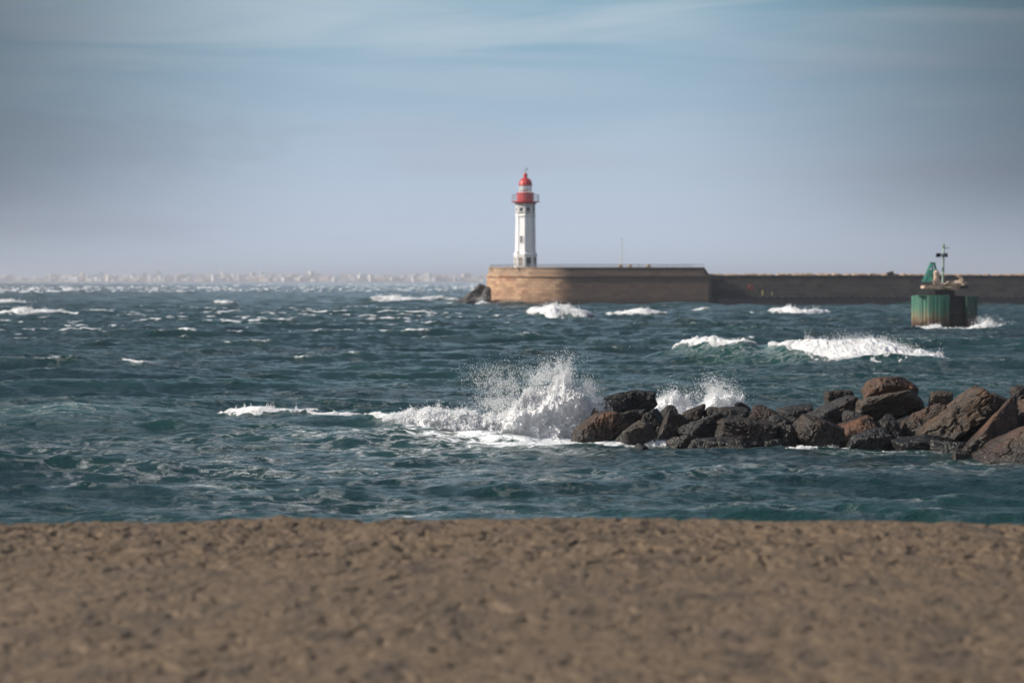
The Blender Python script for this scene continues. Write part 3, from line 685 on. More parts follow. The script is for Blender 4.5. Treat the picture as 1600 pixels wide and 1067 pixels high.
# x0,x1,y0,y1 (photo px) , distance, tilt deg, el, material, label
RK = [
 (942, 1026, 610, 650, 90.5, 4, .62, 'black', 'flat topped black boulder standing highest at the left end of the groyne', 6),
 (924, 941, 637, 656, 89.2, -20, .8, 'black', 'small black stone poking out of the splash at the tip of the groyne', 2),
 (894, 982, 643, 698, 87.6, 30, .46, 'orange', 'leftmost orange brown boulder, pointed, beside the big splash', 11),
 (963, 1026, 657, 699, 86.4, 20, .8, 'speckled', 'rounded boulder thickly speckled with pale barnacles at the waterline', 4),
 (962, 1010, 639, 672, 88.8, 0, .8, 'black', 'dark boulder wedged under the flat topped black boulder', 5),
 (992, 1050, 639, 692, 87.8, -25, .75, 'black', 'shadowed black boulder right behind the barnacle speckled one', 7),
 (1032, 1062, 632, 656, 90.0, 0, .75, 'grey', 'small grey dome of rock at the foot of the smaller splash', 8),
 (1028, 1078, 640, 690, 87.0, 62, .75, 'brown', 'upright brown boulder right of the shadowed gap', 9),
 (1066, 1104, 632, 656, 89.0, 14, .6, 'brown', 'low brown boulder below the smaller splash, its top worn smooth', 10),
 (1058, 1136, 644, 682, 86.6, 12, .62, 'grey', 'broad grey boulder with rust patches in the left half of the groyne', 12),
 (1100, 1128, 635, 660, 89.0, 0, .8, 'grey', 'little dark grey stone wedged on the crest right of the smaller splash', 13),
 (1118, 1174, 636, 664, 88.4, 4, .6, 'grey', 'dull grey boulder on the crest with a lichen stained side', 14),
 (1146, 1174, 628, 648, 90.0, -20, .8, 'grey', 'small grey block sticking up from the low crest of the groyne', 15),
 (1168, 1218, 633, 670, 88.2, -10, .7, 'brown', 'mottled brown boulder with light flecks on the low crest', 16),
 (1118, 1216, 650, 694, 86.2, -14, .66, 'brown', 'big domed boulder, rusty on its left face, above the wet low ones', 17),
 (1202, 1236, 648, 674, 87.2, -20, .8, 'grey', 'wedge shaped grey boulder left of the long slanting one', 18),
 (1211, 1250, 663, 696, 86.2, 10, .8, 'brown', 'small olive brown boulder at the waterline below the smooth grey one', 19),
 (1042, 1090, 677, 704, 85.8, 8, .55, 'brown', 'low wet red brown boulder at the waterline beside the surf tongue', 20),
 (1074, 1176, 682, 706, 84.9, 0, .42, 'brown', 'long low wet boulder, nearest to the beach in the left half', 21),
 (1080, 1140, 666, 692, 86.6, 6, .6, 'black', 'black boulder squeezed between the broad grey one and the wet low ones', 22),
 (986, 1018, 692, 703, 85.3, 0, .5, 'black', 'flat black wet stone awash below the speckled boulder', 23),
 (1196, 1232, 686, 700, 85.6, 0, .5, 'black', 'low dark stone awash right of the domed boulder', 24),
 (1216, 1272, 632, 668, 88.6, -6, .72, 'grey', 'smooth rounded grey boulder in the middle of the groyne', 25),
 (1232, 1352, 619, 690, 87.6, 30, .50, 'grey', 'long grey boulder slanting up to the right in the middle of the groyne', 26),
 (1290, 1344, 610, 636, 90.0, 5, .6, 'brown', 'brown stone peeping over the top of the long slanting grey boulder', 27),
 (1352, 1438, 588, 630, 88.6, -9, .42, 'orange', 'topmost boulder of the groyne, flat with an orange underside', 28),
 (1338, 1450, 609, 664, 87.4, 22, .50, 'speckled', 'big light topped block that carries the topmost boulder', 29),
 (1318, 1364, 641, 668, 86.9, -15, .65, 'grey', 'small grey wedge between the slanting grey boulder and the big block', 30),
 (1303, 1382, 650, 700, 85.9, 14, .62, 'orange', 'orange flecked brown boulder left of the middle of the right half', 31),
 (1314, 1392, 668, 712, 85.0, 6, .62, 'black', 'dark faceted boulder at the waterline under the orange flecked one', 32),
 (1246, 1326, 648, 708, 85.8, -35, .7, 'brown', 'dark weathered boulder with a red foot behind the small surf tongue', 33),
 (1450, 1492, 611, 645, 88.6, 0, .9, 'light', 'small pale knobbly stone on the crest left of the tall slab', 34),
 (1408, 1476, 628, 700, 86.2, 58, .62, 'brown', 'steep brown boulder leaning against the tall slab', 35),
 (1366, 1424, 648, 706, 86.0, -40, .7, 'black', 'black hollowed boulder in the dark gap below the big block', 36),
 (1436, 1552, 604, 696, 85.4, 38, .34, 'light', 'tall pale slab tilted up to the right, the highest on the right half', 37),
 (1396, 1492, 680, 714, 84.4, -4, .5, 'black', 'wide black boulder at the waterline below the tall pale slab', 38),
 (1544, 1584, 614, 642, 88.0, -10, .6, 'speckled', 'flat speckled stone lying behind the gap between the two great slabs', 39),
 (1484, 1604, 620, 720, 83.2, 40, .36, 'orange', 'great rust orange slab tilted up to the right with a black shaded flank', 40),
 (1580, 1650, 602, 640, 88.0, 10, .7, 'grey', 'grey boulder on the crest at the right edge', 41),
 (1586, 1650, 618, 676, 84.8, 40, .6, 'orange', 'orange boulder at the right edge, above the dark red slab', 42),
 (1528, 1650, 660, 730, 81.2, 40, .38, 'orange', 'dark red brown slab low at the right edge of the groyne', 43),
 (1570, 1660, 700, 740, 79.4, 30, .5, 'black', 'low dark wedge of rock nearest to the beach at the right edge', 44),
 (1458, 1542, 688, 722, 83.4, -10, .5, 'black', 'low black boulder awash at the foot of the great orange slab', 45),
 (1487, 1514, 702, 717, 82.4, 0, .7, 'light', 'little light brown stone at the waterline below the orange slab', 46),
]
for i, (x0, x1, y0, y1, d, tl, el, mt, lab, sd_i) in enumerate(RK):
    a = P(x0, y1, d); b = P(x1, y0, d)
    w = b.x - a.x; h = b.z - a.z; dep = 0.5 * (w + h) * 1.15
    low = a.z > -0.2 and y1 > 675
    z0 = a.z - (0.35 if low else 0.45 * h * 0.5); h2 = b.z - z0
    q, f = rock_mesh(w * 1.04, dep, h2, math.radians(tl), el, sd_i * 7 + 1)
    me = np_mesh('boulder', q, f)
    o = link('boulder', me, ROCK[mt], None, True); o.location = ((a.x + b.x) / 2, d + dep * 0.3, (z0 + b.z) / 2)
    tag(o, lab, 'boulder', G)
# the hidden core of the groyne: packed rocks under and behind the visible ones
rg = np.random.RandomState(9)
for k in range(26):
    px = 985 + k * 27 + rg.uniform(-6, 6); d = 90.0 - 6.0 * max(0, (px - 1380) / 280)
    top = np.interp(px, [985, 1100, 1250, 1350, 1450, 1700], [662, 662, 650, 640, 645, 640])
    c = P(px, top, d); w = rg.uniform(1.3, 1.8)
    q, f = rock_mesh(w, 2.2, c.z + 0.7, rg.uniform(-.3, .3), .8, 500 + k, ICO4)
    o = link('boulder', np_mesh('boulder', q, f), ROCK['black'], None, True); o.location = (c.x, d + 0.6, (c.z - 0.7) / 2)
    tag(o, 'dark boulder packed deep in the core of the groyne behind the front stones', 'boulder', 'core boulders of the rock groyne')

# ------------------------------------------------------------------ breakwater
def masonry(name, cols, bw=1.5, bh=0.62, shade_amt=0.82):
    m, t, b, o = mat(name); uv = N(t, 'ShaderNodeUVMap'); pos = geo_pos(t)
    br = N(t, 'ShaderNodeTexBrick'); br.inputs['Scale'].default_value = 1.0; br.inputs['Brick Width'].default_value = bw; br.inputs['Row Height'].default_value = bh
    br.inputs['Mortar Size'].default_value = 0.035; br.inputs['Mortar Smooth'].default_value = 0.4; br.inputs['Bias'].default_value = 0.0
    br.inputs[1].default_value = (0, 0, 0, 1); br.inputs[2].default_value = (1, 1, 1, 1); br.inputs[3].default_value = (0.5, 0.5, 0.5, 1)
    L(t, uv.outputs[0], br.inputs[0])
    n1 = noise(t, 0.12, 5, 0.62, pos, 0.4, (1, 1, 2.2)); n2_ = noise(t, 0.9, 6, 0.7, pos, 0.3); n3_ = noise(t, 0.33, 4, 0.6, pos, 0.8, (1, 1, 1.6))
    c = mix(t, mrange(t, n1.outputs[0], 0.36, 0.64), cols[0], cols[1])
    c = mix(t, mrange(t, n3_.outputs[0], 0.48, 0.64), c, cols[2])
    c = mix(t, mrange(t, n2_.outputs[0], 0.40, 0.62, 0.0, 0.45), c, cols[3])
    c = mix(t, 0.55, c, mix(t, br.outputs[0], tuple(x * 0.55 for x in cols[0]), tuple(x * 1.35 for x in cols[1])))
    c = mix(t, math_(t, 'MULTIPLY', br.outputs['Fac'], 0.5), c, (0.10, 0.085, 0.07))
    sx = N(t, 'ShaderNodeSeparateXYZ'); L(t, pos, sx.inputs[0])
    if shade_amt:
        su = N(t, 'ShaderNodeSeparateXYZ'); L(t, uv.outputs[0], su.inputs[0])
        wall_shade = mrange(t, math_(t, 'ADD', su.outputs[0], math_(t, 'MULTIPLY', n1.outputs[0], 9.0)), 31.0, 35.5, shade_amt, 0.0)   # straight run turned from the sun: its shade painted into the stone colour
        c = mix(t, wall_shade, c, mix(t, n2_.outputs[0], (0.030, 0.026, 0.024), (0.072, 0.055, 0.045)))
    tide = mrange(t, math_(t, 'ADD', sx.outputs[2], math_(t, 'MULTIPLY', n2_.outputs[0], -1.6)), -0.5, 0.9, 1.0, 0.0)
    c = mix(t, math_(t, 'MULTIPLY', tide, 0.9), c, (0.020, 0.018, 0.018))
    L(t, c, b.inputs['Base Color']); b.inputs['Roughness'].default_value = 0.85
    h = math_(t, 'ADD', n2_.outputs[0], math_(t, 'MULTIPLY', br.outputs['Fac'], -0.6))
    bump(t, h, 0.8, 0.10, b); return m
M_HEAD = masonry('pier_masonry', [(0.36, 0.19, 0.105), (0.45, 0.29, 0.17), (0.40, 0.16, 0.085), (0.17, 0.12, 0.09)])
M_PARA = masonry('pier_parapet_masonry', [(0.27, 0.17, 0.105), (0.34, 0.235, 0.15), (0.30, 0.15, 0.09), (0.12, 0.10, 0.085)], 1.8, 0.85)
M_WALL = masonry('pier_wall_masonry', [(0.034, 0.029, 0.026), (0.050, 0.043, 0.037), (0.042, 0.034, 0.028), (0.048, 0.043, 0.040)], 2.2, 0.9, 0)
M_TOE = simple('weedy_concrete', (0.022, 0.020, 0.024), 0.6, 0.4, 1.5)
M_CAP = simple('weathered_rubble', (0.36, 0.25, 0.17), 0.9, 0.35, 0.8, dirt=(0.18, 0.13, 0.09))
M_STEEL = simple('galvanised_steel', (0.30, 0.31, 0.33), 0.5, 0.2, 3, metal=0.3)

def swept(path, prof, name, mat_, parent):
    """sweep a (offset, z) profile along a plan path of (x, y, nx, ny); offset is outward; uv = arc length, height"""
    bm = bmesh.new(); uvl = bm.loops.layers.uv.new('UVMap'); rows = []; s = 0; S_ = []
    for k, (x, y, nx, ny) in enumerate(path):
        if k: s += math.hypot(x - path[k - 1][0], y - path[k - 1][1])
        S_.append(s); rows.append([bm.verts.new((x + nx * o, y + ny * o, z)) for (o, z) in prof])
    for k in range(len(path) - 1):
        for j in range(len(prof) - 1):
            fce = bm.faces.new((rows[k][j], rows[k + 1][j], rows[k + 1][j + 1], rows[k][j + 1]))
            for lp, (kk, jj) in zip(fce.loops, ((k, j), (k + 1, j), (k + 1, j + 1), (k, j + 1))):
                lp[uvl].uv = (S_[kk], prof[jj][1] + (abs(prof[jj][0]) * 0.0))
    me = bpy.data.meshes.new(name); bm.to_mesh(me); bm.free()
    return link(name, me, mat_, parent, False)
D0 = 572.0; MP = D0 / F
def X_(px): return (px - 800) * MP
def Z_(py): return EYE - (py - HOR) * MP
bw_root = empty('breakwater', (20, D0 + 16, 0), 'stone breakwater with a rounded pier head that carries the lighthouse and a long dark wall', 'breakwater')
RAD = 17.0; xc_ = X_(757) + RAD; yc_ = D0 + RAD; xe = X_(1107)
def stadium(seg=56):
    p = []
    p.append((xe, yc_ - RAD, 0, -1))
    for k in range(12): p.append((xe + (xc_ - xe) * (k + 1) / 12.0 if k < 11 else xc_, yc_ - RAD, 0, -1))
    for k in range(1, seg + 1):
        a = PI * k / seg
        p.append((xc_ - RAD * math.sin(a), yc_ - RAD * math.cos(a), -math.sin(a), -math.cos(a)))
    p.append((xe, yc_ + RAD, 0, 1))
    return p
st = stadium()
zl = Z_(430); zt = Z_(417.6)
# body up to the string course, slightly battered, then the ledge
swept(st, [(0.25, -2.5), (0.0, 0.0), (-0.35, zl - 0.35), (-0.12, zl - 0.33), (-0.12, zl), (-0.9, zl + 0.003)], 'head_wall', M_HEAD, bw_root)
st2 = [(x if not (nx == 0 and x == xe) else X_(1101), y, nx, ny) for (x, y, nx, ny) in st]
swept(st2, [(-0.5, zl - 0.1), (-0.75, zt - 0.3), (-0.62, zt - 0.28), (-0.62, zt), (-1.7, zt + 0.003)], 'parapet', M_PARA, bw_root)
# paved top of the head
b_ = MB(); pts = [(x - nx * 0 + nx * -1.65, y + ny * -1.65) for (x, y, nx, ny) in st2]; b_.prism(pts, zt - 2.0, zt - 0.004); b_.build('paving', M_PARA, bw_root)
# square shoulder where the head meets the long wall: ledge and sloping end of the parapet
b_ = MB()
b_.prism([(xe - 0.02, yc_ - RAD + 0.4), (xe + 0.7, yc_ - RAD + 0.6), (xe + 0.7, yc_ + RAD - 1), (xe - 0.02, yc_ + RAD - 1)], -2.5, zl - 0.02); b_.build('head_end_wall', M_WALL, bw_root)
bm = bmesh.new(); ya, yb2 = yc_ - RAD + 0.78, yc_ + RAD - 0.78
pr = [(X_(1101) - 0.01, zl), (X_(1109), zl), (X_(1101) - 0.01, zt - 0.02)]
v1 = [bm.verts.new((x, ya, z)) for x, z in pr]; v2 = [bm.verts.new((x, yb2, z)) for x, z in pr]
bm.faces.new(v1); bm.faces.new(list(reversed(v2)))
for k in range(3): bm.faces.new((v1[k], v2[k], v2[(k + 1) % 3], v1[(k + 1) % 3]))
me = bpy.data.meshes.new('parapet_end'); bm.to_mesh(me); bm.free(); link('parapet_end', me, M_PARA, bw_root, False)
# long wall
LW = [(X_(1107) + (k / 60.0) * 230, D0 + 3.2 - 0.03 * k, 0, -1) for k in range(61)]
zw = Z_(430.5)
swept(list(reversed(LW)), [(0.3, -2.5), (0, 0), (-0.5, zw - 0.25), (-0.4, zw - 0.24), (-0.4, zw), (-7.0, zw + 0.1), (-7.2, -2.5)], 'long_wall', M_WALL, bw_root)
zt2 = Z_(465)
swept(list(reversed([(x + 2, y - 1.6, nx, ny) for (x, y, nx, ny) in LW])), [(0.35, -2.5), (0.0, zt2 - 0.2), (-0.2, zt2), (-2.0, zt2 + 0.05)], 'wall_foot', M_TOE, bw_root)
# fender knobs in a row along the foot
rg2 = random.Random(4)
fb0 = None
for k in range(88):
    x = LW[0][0] + 8 + k * 1.5; loc = Vector((x, D0 + 1.55 - 0.03 * (k * 1.5 / 230 * 60), zt2 + 0.16))
    if fb0 is None: fb0 = MB().box((0, 0, 0), (0.8, 0.5, 0.34), None, 0.06).build('fender_block', M_TOE, bw_root)
    fo_ = fb0 if k == 0 else fb0.copy()
    if k: C.objects.link(fo_)
    fo_.location = loc
# uneven rubble crest on the wall that catches the sun
b_ = MB()
for k in range(95):
    x = LW[0][0] + 1 + k * 1.7 + rg2.uniform(-.5, .5); hgt = 0.14 + 0.28 * float(n2(np.array([k * 0.16]), np.array([2.2]))[0]) + rg2.uniform(0, .1)
    b_.blob((x, D0 + 5.6 + rg2.uniform(-.4, .4), zw + 0.05), (rg2.uniform(0.9, 1.6), 0.8, hgt), 0, 2, k, 0.14)
b_.build('rubble_crest', M_CAP, bw_root)
# steps leading down the wall beside the head
b_ = MB()
for k in range(26):
    f = k / 25.0
    b_.box((X_(1110 + 62 * f), D0 + 2.25, Z_(447 + 15.5 * f)), (0.46, 1.5, 0.24))
b_.build('stair', M_TOE, bw_root)
b_ = MB(); b_.tube((X_(1193.5), D0 + 2.5, 2.0), (X_(1193.5), D0 + 2.7, 3.1), 0.16); b_.build('ladder_post', simple('yellow_paint', (0.22, 0.17, 0.06), 0.6, 0.3, 3), bw_root)
b_ = MB(); b_.tube((X_(1208.5), D0 + 2.5, 2.0), (X_(1208.5), D0 + 2.7, 2.9), 0.12); b_.build('ladder_post', simple('faded_yellow_paint', (0.13, 0.11, 0.06), 0.6, 0.3, 3), bw_root)
# life ring box on the wall
lr = empty('life_ring', (X_(1174.5), D0 + 2.72, Z_(452)), 'small red life ring hanging on the long dark pier wall', 'life ring')
bm = bmesh.new()
for k in range(24):
    pass
bmr = MB(); R_, r_ = 0.42, 0.13; grid = []
for k in range(24):
    a = 2 * PI * k / 24; ring = []
    for j in range(10):
        c_ = 2 * PI * j / 10; rr = R_ + r_ * math.cos(c_)
        ring.append(bmr.bm.verts.new((lr.location.x + rr * math.cos(a), lr.location.y - r_ * math.sin(c_) - 0.1, Z_(449) + rr * math.sin(a))))
    grid.append(ring)
for k in range(24):
    for j in range(10): bmr.bm.faces.new((grid[k][j], grid[(k + 1) % 24][j], grid[(k + 1) % 24][(j + 1) % 10], grid[k][(j + 1) % 10]))
bmr.build('ring', simple('ring_red', (0.22, 0.03, 0.025), 0.5, 0.1, 3), lr, True)
MB().box((lr.location.x, lr.location.y - 0.04, Z_(449)), (1.25, 0.08, 1.3), None, 0.02).build('backing_board', simple('board_red', (0.08, 0.03, 0.027), 0.6, 0.2, 3), lr)

# railing round the pier head
rl = MB(); zr = Z_(413.2)
rp = [(x - nx * -0 + nx * -1.0, y + ny * -1.0, nx, ny) for (x, y, nx, ny) in st2]
for zz_, rr in ((zr, 0.045), ((zr + zt) / 2, 0.02)):
    for a, b in zip(rp[:-1], rp[1:]): rl.tube((a[0], a[1], zz_), (b[0], b[1], zz_), rr, None, 5)
dist = 0
for a, b in zip(rp[:-1], rp[1:]):
    n = max(1, int(math.hypot(a[0] - b[0], a[1] - b[1]) / 1.9 + 0.5))
    for j in range(n):
        x = a[0] + (b[0] - a[0]) * j / n; y = a[1] + (b[1] - a[1]) * j / n
        rl.tube((x, y, zt - 0.02), (x, y, zr), 0.03, None, 5)
rl.build('railing', M_STEEL, bw_root)

# bollards and mast on top
M_BOL = simple('bollard_stone', (0.50, 0.40, 0.27), 0.8, 0.2, 2)
for px, kx, lab in ((970, 1.0, 'pale bollard on the pier top at the foot of the thin mast'), (985.5, 1.1, 'middle one of the three pale bollards on the pier top'), (1014.5, 1.35, 'widest pale bollard, right of the other two on the pier top')):
    e = empty('bollard', (X_(px), D0 + 3.5, zt), lab, 'bollard', 'bollards on the pier head')
    MB().lathe([(0.30 * kx, 0), (0.26 * kx, 0.30), (0.40 * kx, 0.42), (0.42 * kx, 0.55), (0.25 * kx, 0.64), (0, 0.66)], 16, (X_(px), D0 + 3.5, zt - 0.01)).build('post', M_BOL, e, True)
    MB().box((X_(px), D0 + 3.5, zt + 0.06), (0.95 * kx, 0.9, 0.12), None, 0.02).build('base_plate', M_BOL, e)
ms = empty('mast', (X_(972.6), D0 + 5, zt), 'thin pale mast standing up from the middle of the pier', 'mast')
MB().tube((X_(972.6), D0 + 5, zt - 0.01), (X_(972.6), D0 + 5, Z_(374)), 0.11, 0.06, 8).build('pole', simple('mast_paint', (0.55, 0.56, 0.50), 0.6, 0.1, 2), ms)
MB().lathe([(0.05, 0), (0.10, 0.1), (0.10, 0.28), (0, 0.36)], 10, (X_(972.6), D0 + 5, Z_(374) - 0.02)).build('tip_lamp', M_STEEL, ms)
MB().box((X_(972.6), D0 + 5, zt + 0.15), (0.5, 0.5, 0.3), None, 0.03).build('base', M_BOL, ms)

# rocks at the foot of the pier head
fr = [(702, 736, 463, 481, 600, 14, .6, 'low outermost boulder at the foot of the pier head'), (716, 752, 452, 481, 604, 38, .6, 'boulder sloping up in the middle of the pile at the pier head foot'),
      (733, 766, 443, 472, 608, 42, .6, 'highest boulder leaning on the pier head wall'), (738, 768, 457, 482, 599, 30, .7, 'squat boulder at the waterline touching the pier head wall'), (720, 748, 466, 482, 597, 10, .6, 'wet boulder in front of the pile at the pier head foot'),
      (746, 772, 447, 480, 603, 60, .6, 'boulder wedged deepest behind the pier head wall')]
for i, (x0, x1, y0, y1, d, tl, el, lab) in enumerate(fr):
    d -= 20; a = P(x0, y1, d); b = P(x1, y0, d); w = b.x - a.x; h = b.z - a.z
    q, f = rock_mesh(w, w * 1.3, h + 1.0, math.radians(tl), el, 900 + i, ICO4)
    o = link('boulder', np_mesh('boulder', q, f), ROCK['pier_grey'], None, True); o.location = ((a.x + b.x) / 2, d + 1.5, (a.z - 1 + b.z) / 2)
    tag(o, lab, 'boulder', 'boulders at the foot of the pier head')
q, f = rock_mesh(1.6, 1.2, 0.9, 0.2, .7, 77, ICO4)
o = link('boulder', np_mesh('boulder', q, f), ROCK['grey'], None, True); o.location = (X_(1396), D0 + 5.0, zw + 0.42); tag(o, 'small dark stone perched on the crest of the long pier wall', 'boulder')

# ------------------------------------------------------------------ lighthouse
def lighthouse():
    d = 581.0; mp_ = d / F
    cx = (821 - 800) * mp_; k = mp_ / 5.333                     # metres per pixel of the enlarged crop
    base = zt - 0.004
    def zz(zy): return base + (945 - zy) * k
    root = empty('lighthouse', (cx, d, base), 'white octagonal lighthouse with red gallery and red dome on the pier head', 'lighthouse')
    white = simple('lighthouse_white', (0.86, 0.855, 0.84), 0.6, 0.03, 0.6, dirt=(0.80, 0.77, 0.73), bs=0.15)
    trim = simple('lighthouse_trim', (0.80, 0.79, 0.77), 0.65, 0.06, 1.2, bs=0.15)
    red = simple('lighthouse_red', (0.52, 0.025, 0.022), 0.38, 0.15, 1.0, bs=0.1)
    dark = simple('window_dark', (0.045, 0.05, 0.055), 0.3, 0.2, 3, bs=0.05)
    stone = simple('panel_stone', (0.24, 0.19, 0.155), 0.8, 0.2, 2)
    PH = math.radians(-4.5); c = (cx, d, 0)
    def oc(rs): return [(r * k, z) for r, z in rs]
    # shaft of eight faces
    MB().lathe([(91 * k, base), (91 * k, zz(848)), (84 * k, zz(846)), (82 * k, zz(825)), (77.5 * k, zz(522)), (77.5 * k, zz(420))], 8, c, PH).build('shaft', white, root)
    MB().lathe([(90 * k, zz(852)), (98 * k, zz(848)), (99 * k, zz(834)), (94 * k, zz(826)), (84 * k, zz(818))], 8, c, PH).build('lower_cornice', trim, root)
    MB().lathe([(80 * k, zz(524)), (86 * k, zz(520)), (86 * k, zz(511)), (79 * k, zz(507))], 8, c, PH).build('upper_cornice', trim, root)
    MB().lathe([(79 * k, zz(424)), (84 * k, zz(420)), (84 * k, zz(415)), (78 * k, zz(413))], 8, c, PH).build('top_cornice', trim, root)
    # quoins on the corners of the shaft
    q = MB()
    for i in range(8):
        a = PH + 2 * PI * i / 8
        for (z0, z1, r0, r1) in ((base, zz(852), 91.5, 91.5), (zz(818), zz(524), 82.3, 78.3), (zz(507), zz(424), 78.5, 78.5)):
            p0 = Vector((cx + r0 * k * math.sin(a), d - r0 * k * math.cos(a), z0)); p1 = Vector((cx + r1 * k * math.sin(a), d - r1 * k * math.cos(a), z1))
            q.tube(p0, p1, 0.10, 0.09, 8)
    q.build('quoins', trim, root)
    # openings: face i lies between corners i and i+1
    def face(i, zc, r):
        a = PH + 2 * PI * (i + 0.5) / 8; ap = r * k * math.cos(PI / 8)
        return Vector((cx + ap * math.sin(a), d - ap * math.cos(a), zc)), Matrix.Rotation(a, 3, 'Z')
    def opening(name, i, z0, z1, w, r, fill, frame_m, bars=0, off=0.0):
        ctr, R = face(i, (z0 + z1) / 2, r); h = z1 - z0
        ctr = ctr + R @ Vector((off, 0, 0))
        fm = MB(); t = 0.11
        for sx_ in (-1, 1): fm.box(ctr + R @ Vector((sx_ * (w / 2 + t / 2), -0.04, 0)), (t, 0.16, h), R)
        for sz in (-1, 1): fm.box(ctr + R @ Vector((0, -0.045, sz * (h / 2 + t / 2))), (w + 2 * t, 0.17, t), R)
        for j in range(bars): fm.box(ctr + R @ Vector((0, -0.035, -h / 2 + h * (j + 1) / (bars + 1))), (w, 0.06, 0.07), R)
        fr_ = fm.build(name, frame_m, root)
        MB().box(ctr + R @ Vector((0, 0.0, 0)), (w, 0.05, h), R).build('pane' if name == 'window' else 'door_leaf', fill, fr_)
    for i in range(8):
        # ground floor: doors and blind panels
        opening('door' if i == 0 else 'window', i, zz(935), zz(862), 42 * k, 91, dark if i in (0, 1, 4) else stone, trim, 1 if i else 0)
        # watch room: band panels above and below a small window
        opening('window', i, zz(480), zz(446), 32 * k, 77.5, dark, trim, 0)
        for (za, zb) in ((500, 490), (436, 427)):
            ctr, R = face(i, (zz(za) + zz(zb)) / 2, 77.5)
            MB().box(ctr + R @ Vector((0, 0.0, 0)), (44 * k, 0.06, zz(zb) - zz(za)), R).build('frieze_panel', stone, root)
    opening('window', 7, zz(737), zz(686), 24 * k, 80.3, dark, trim, 2)
    opening('window', 3, zz(700), zz(653), 20 * k, 79.7, dark, trim, 2)
    opening('window', 3, zz(600), zz(560), 20 * k, 78.2, dark, trim, 2)
    # small lamps standing on the lower cornice
    for sgn in (-1, 0.35):
        MB().box((cx + sgn * 66 * k, d - 70 * k, zz(820)), (0.3, 0.3, 0.35), None, 0.03).build('floodlight', M_STEEL, root)
    # gallery
    MB().lathe([(70 * k, zz(420)), (84 * k, zz(417)), (92 * k, zz(409)), (118 * k, zz(401)), (118 * k, zz(397)), (66 * k, zz(396))], 40, c).build('gallery_deck', red, root, False)
    MB().lathe([(70 * k, zz(398)), (70 * k, zz(336)), (75 * k, zz(333)), (75 * k, zz(326)), (66 * k, zz(324))], 40, c).build('lantern_drum', red, root, False)
    rail = MB(); nR = 24
    for z in (zz(340), zz(354), zz(368), zz(382)):
        for i in range(nR):
            a0 = 2 * PI * i / nR; a1 = 2 * PI * (i + 1) / nR; r = 112 * k
            rail.tube((cx + r * math.sin(a0), d - r * math.cos(a0), z), (cx + r * math.sin(a1), d - r * math.cos(a1), z), 0.04 if z > zz(345) else 0.026, None, 5)
    for i in range(nR):
        a0 = 2 * PI * i / nR; r = 112 * k
        rail.tube((cx + r * math.sin(a0), d - r * math.cos(a0), zz(398)), (cx + r * math.sin(a0), d - r * math.cos(a0), zz(338)), 0.035, None, 5)
    rail.build('gallery_railing', M_STEEL, root)
    # lantern: real glass with the lens inside
    gm, t, b, o_ = mat('lantern_glass'); b.inputs['Base Color'].default_value = (0.9, 0.95, 0.97, 1); b.inputs['Roughness'].default_value = 0.05; b.inputs['Alpha'].default_value = 0.35; b.inputs['IOR'].default_value = 1.45
    gl = MB().lathe([(50 * k, zz(324)), (50 * k, zz(262))], 24, c)
    gl.build('lantern_glass', gm, root, True)
    mu = MB()
    for i in range(12):
        a = 2 * PI * i / 12 + 0.1; r = 51 * k
        mu.tube((cx + r * math.sin(a), d - r * math.cos(a), zz(325)), (cx + r * math.sin(a), d - r * math.cos(a), zz(261)), 0.05, None, 6)
    for z in (zz(323), zz(293), zz(263)):
        for i in range(12):
            a = 2 * PI * i / 12 + 0.1; a1 = a + 2 * PI / 12; r = 51 * k
            mu.tube((cx + r * math.sin(a), d - r * math.cos(a), z), (cx + r * math.sin(a1), d - r * math.cos(a1), z), 0.045, None, 6)
    mu.build('lantern_frame', simple('lantern_frame_white', (0.75, 0.75, 0.74), 0.5, 0.05, 2), root)
    MB().lathe([(10 * k, zz(326)), (12 * k, zz(312)), (20 * k, zz(306)), (22 * k, zz(292)), (17 * k, zz(278)), (8 * k, zz(270)), (0, zz(269))], 20, c).build('lens', simple('lens_glass', (0.16, 0.19, 0.20), 0.15, 0.2, 3, bs=0.05), root, True)
    # dome, neck and ball
    pr_ = [(58 * k, zz(263)), (58 * k, zz(257))]
    for j in range(0, 9):
        a = j / 8 * PI / 2 * 0.86; pr_.append((54 * k * math.cos(a), zz(256) + 58 * k * math.sin(a)))
    pr_ += [(16 * k, zz(197)), (13 * k, zz(190)), (17 * k, zz(184)), (18 * k, zz(176)), (15 * k, zz(167)), (8 * k, zz(161)), (0, zz(159))]
    MB().lathe(pr_, 32, c).build('dome', red, root, True)
    rib = MB()
    for i in range(12):
        a = 2 * PI * i / 12
        for j in range(7):
            t0 = j / 8 * PI / 2 * 0.86; t1 = (j + 1) / 8 * PI / 2 * 0.86
            rib.tube((cx + 54.5 * k * math.cos(t0) * math.sin(a), d - 54.5 * k * math.cos(t0) * math.cos(a), zz(256) + 58.5 * k * math.sin(t0)),
                     (cx + 54.5 * k * math.cos(t1) * math.sin(a), d - 54.5 * k * math.cos(t1) * math.cos(a), zz(256) + 58.5 * k * math.sin(t1)), 0.025, None, 5)
    rib.build('dome_ribs', red, root)
    v = MB(); v.tube((cx, d, zz(160)), (cx, d, zz(108)), 0.035, 0.018, 6)
    v.tube((cx - 18 * k, d, zz(140)), (cx + 20 * k, d, zz(134)), 0.03, None, 5); v.tube((cx, d - 16 * k, zz(150)), (cx, d + 16 * k, zz(150)), 0.025, None, 5); v.tube((cx - 12 * k, d, zz(151)), (cx + 12 * k, d, zz(151)), 0.025, None, 5)
    v.box((cx + 15 * k, d, zz(127)), (14 * k, 0.03, 9 * k)); v.build('weather_vane', simple('vane_iron', (0.12, 0.12, 0.12), 0.5, 0.1, 3), root)
lighthouse()
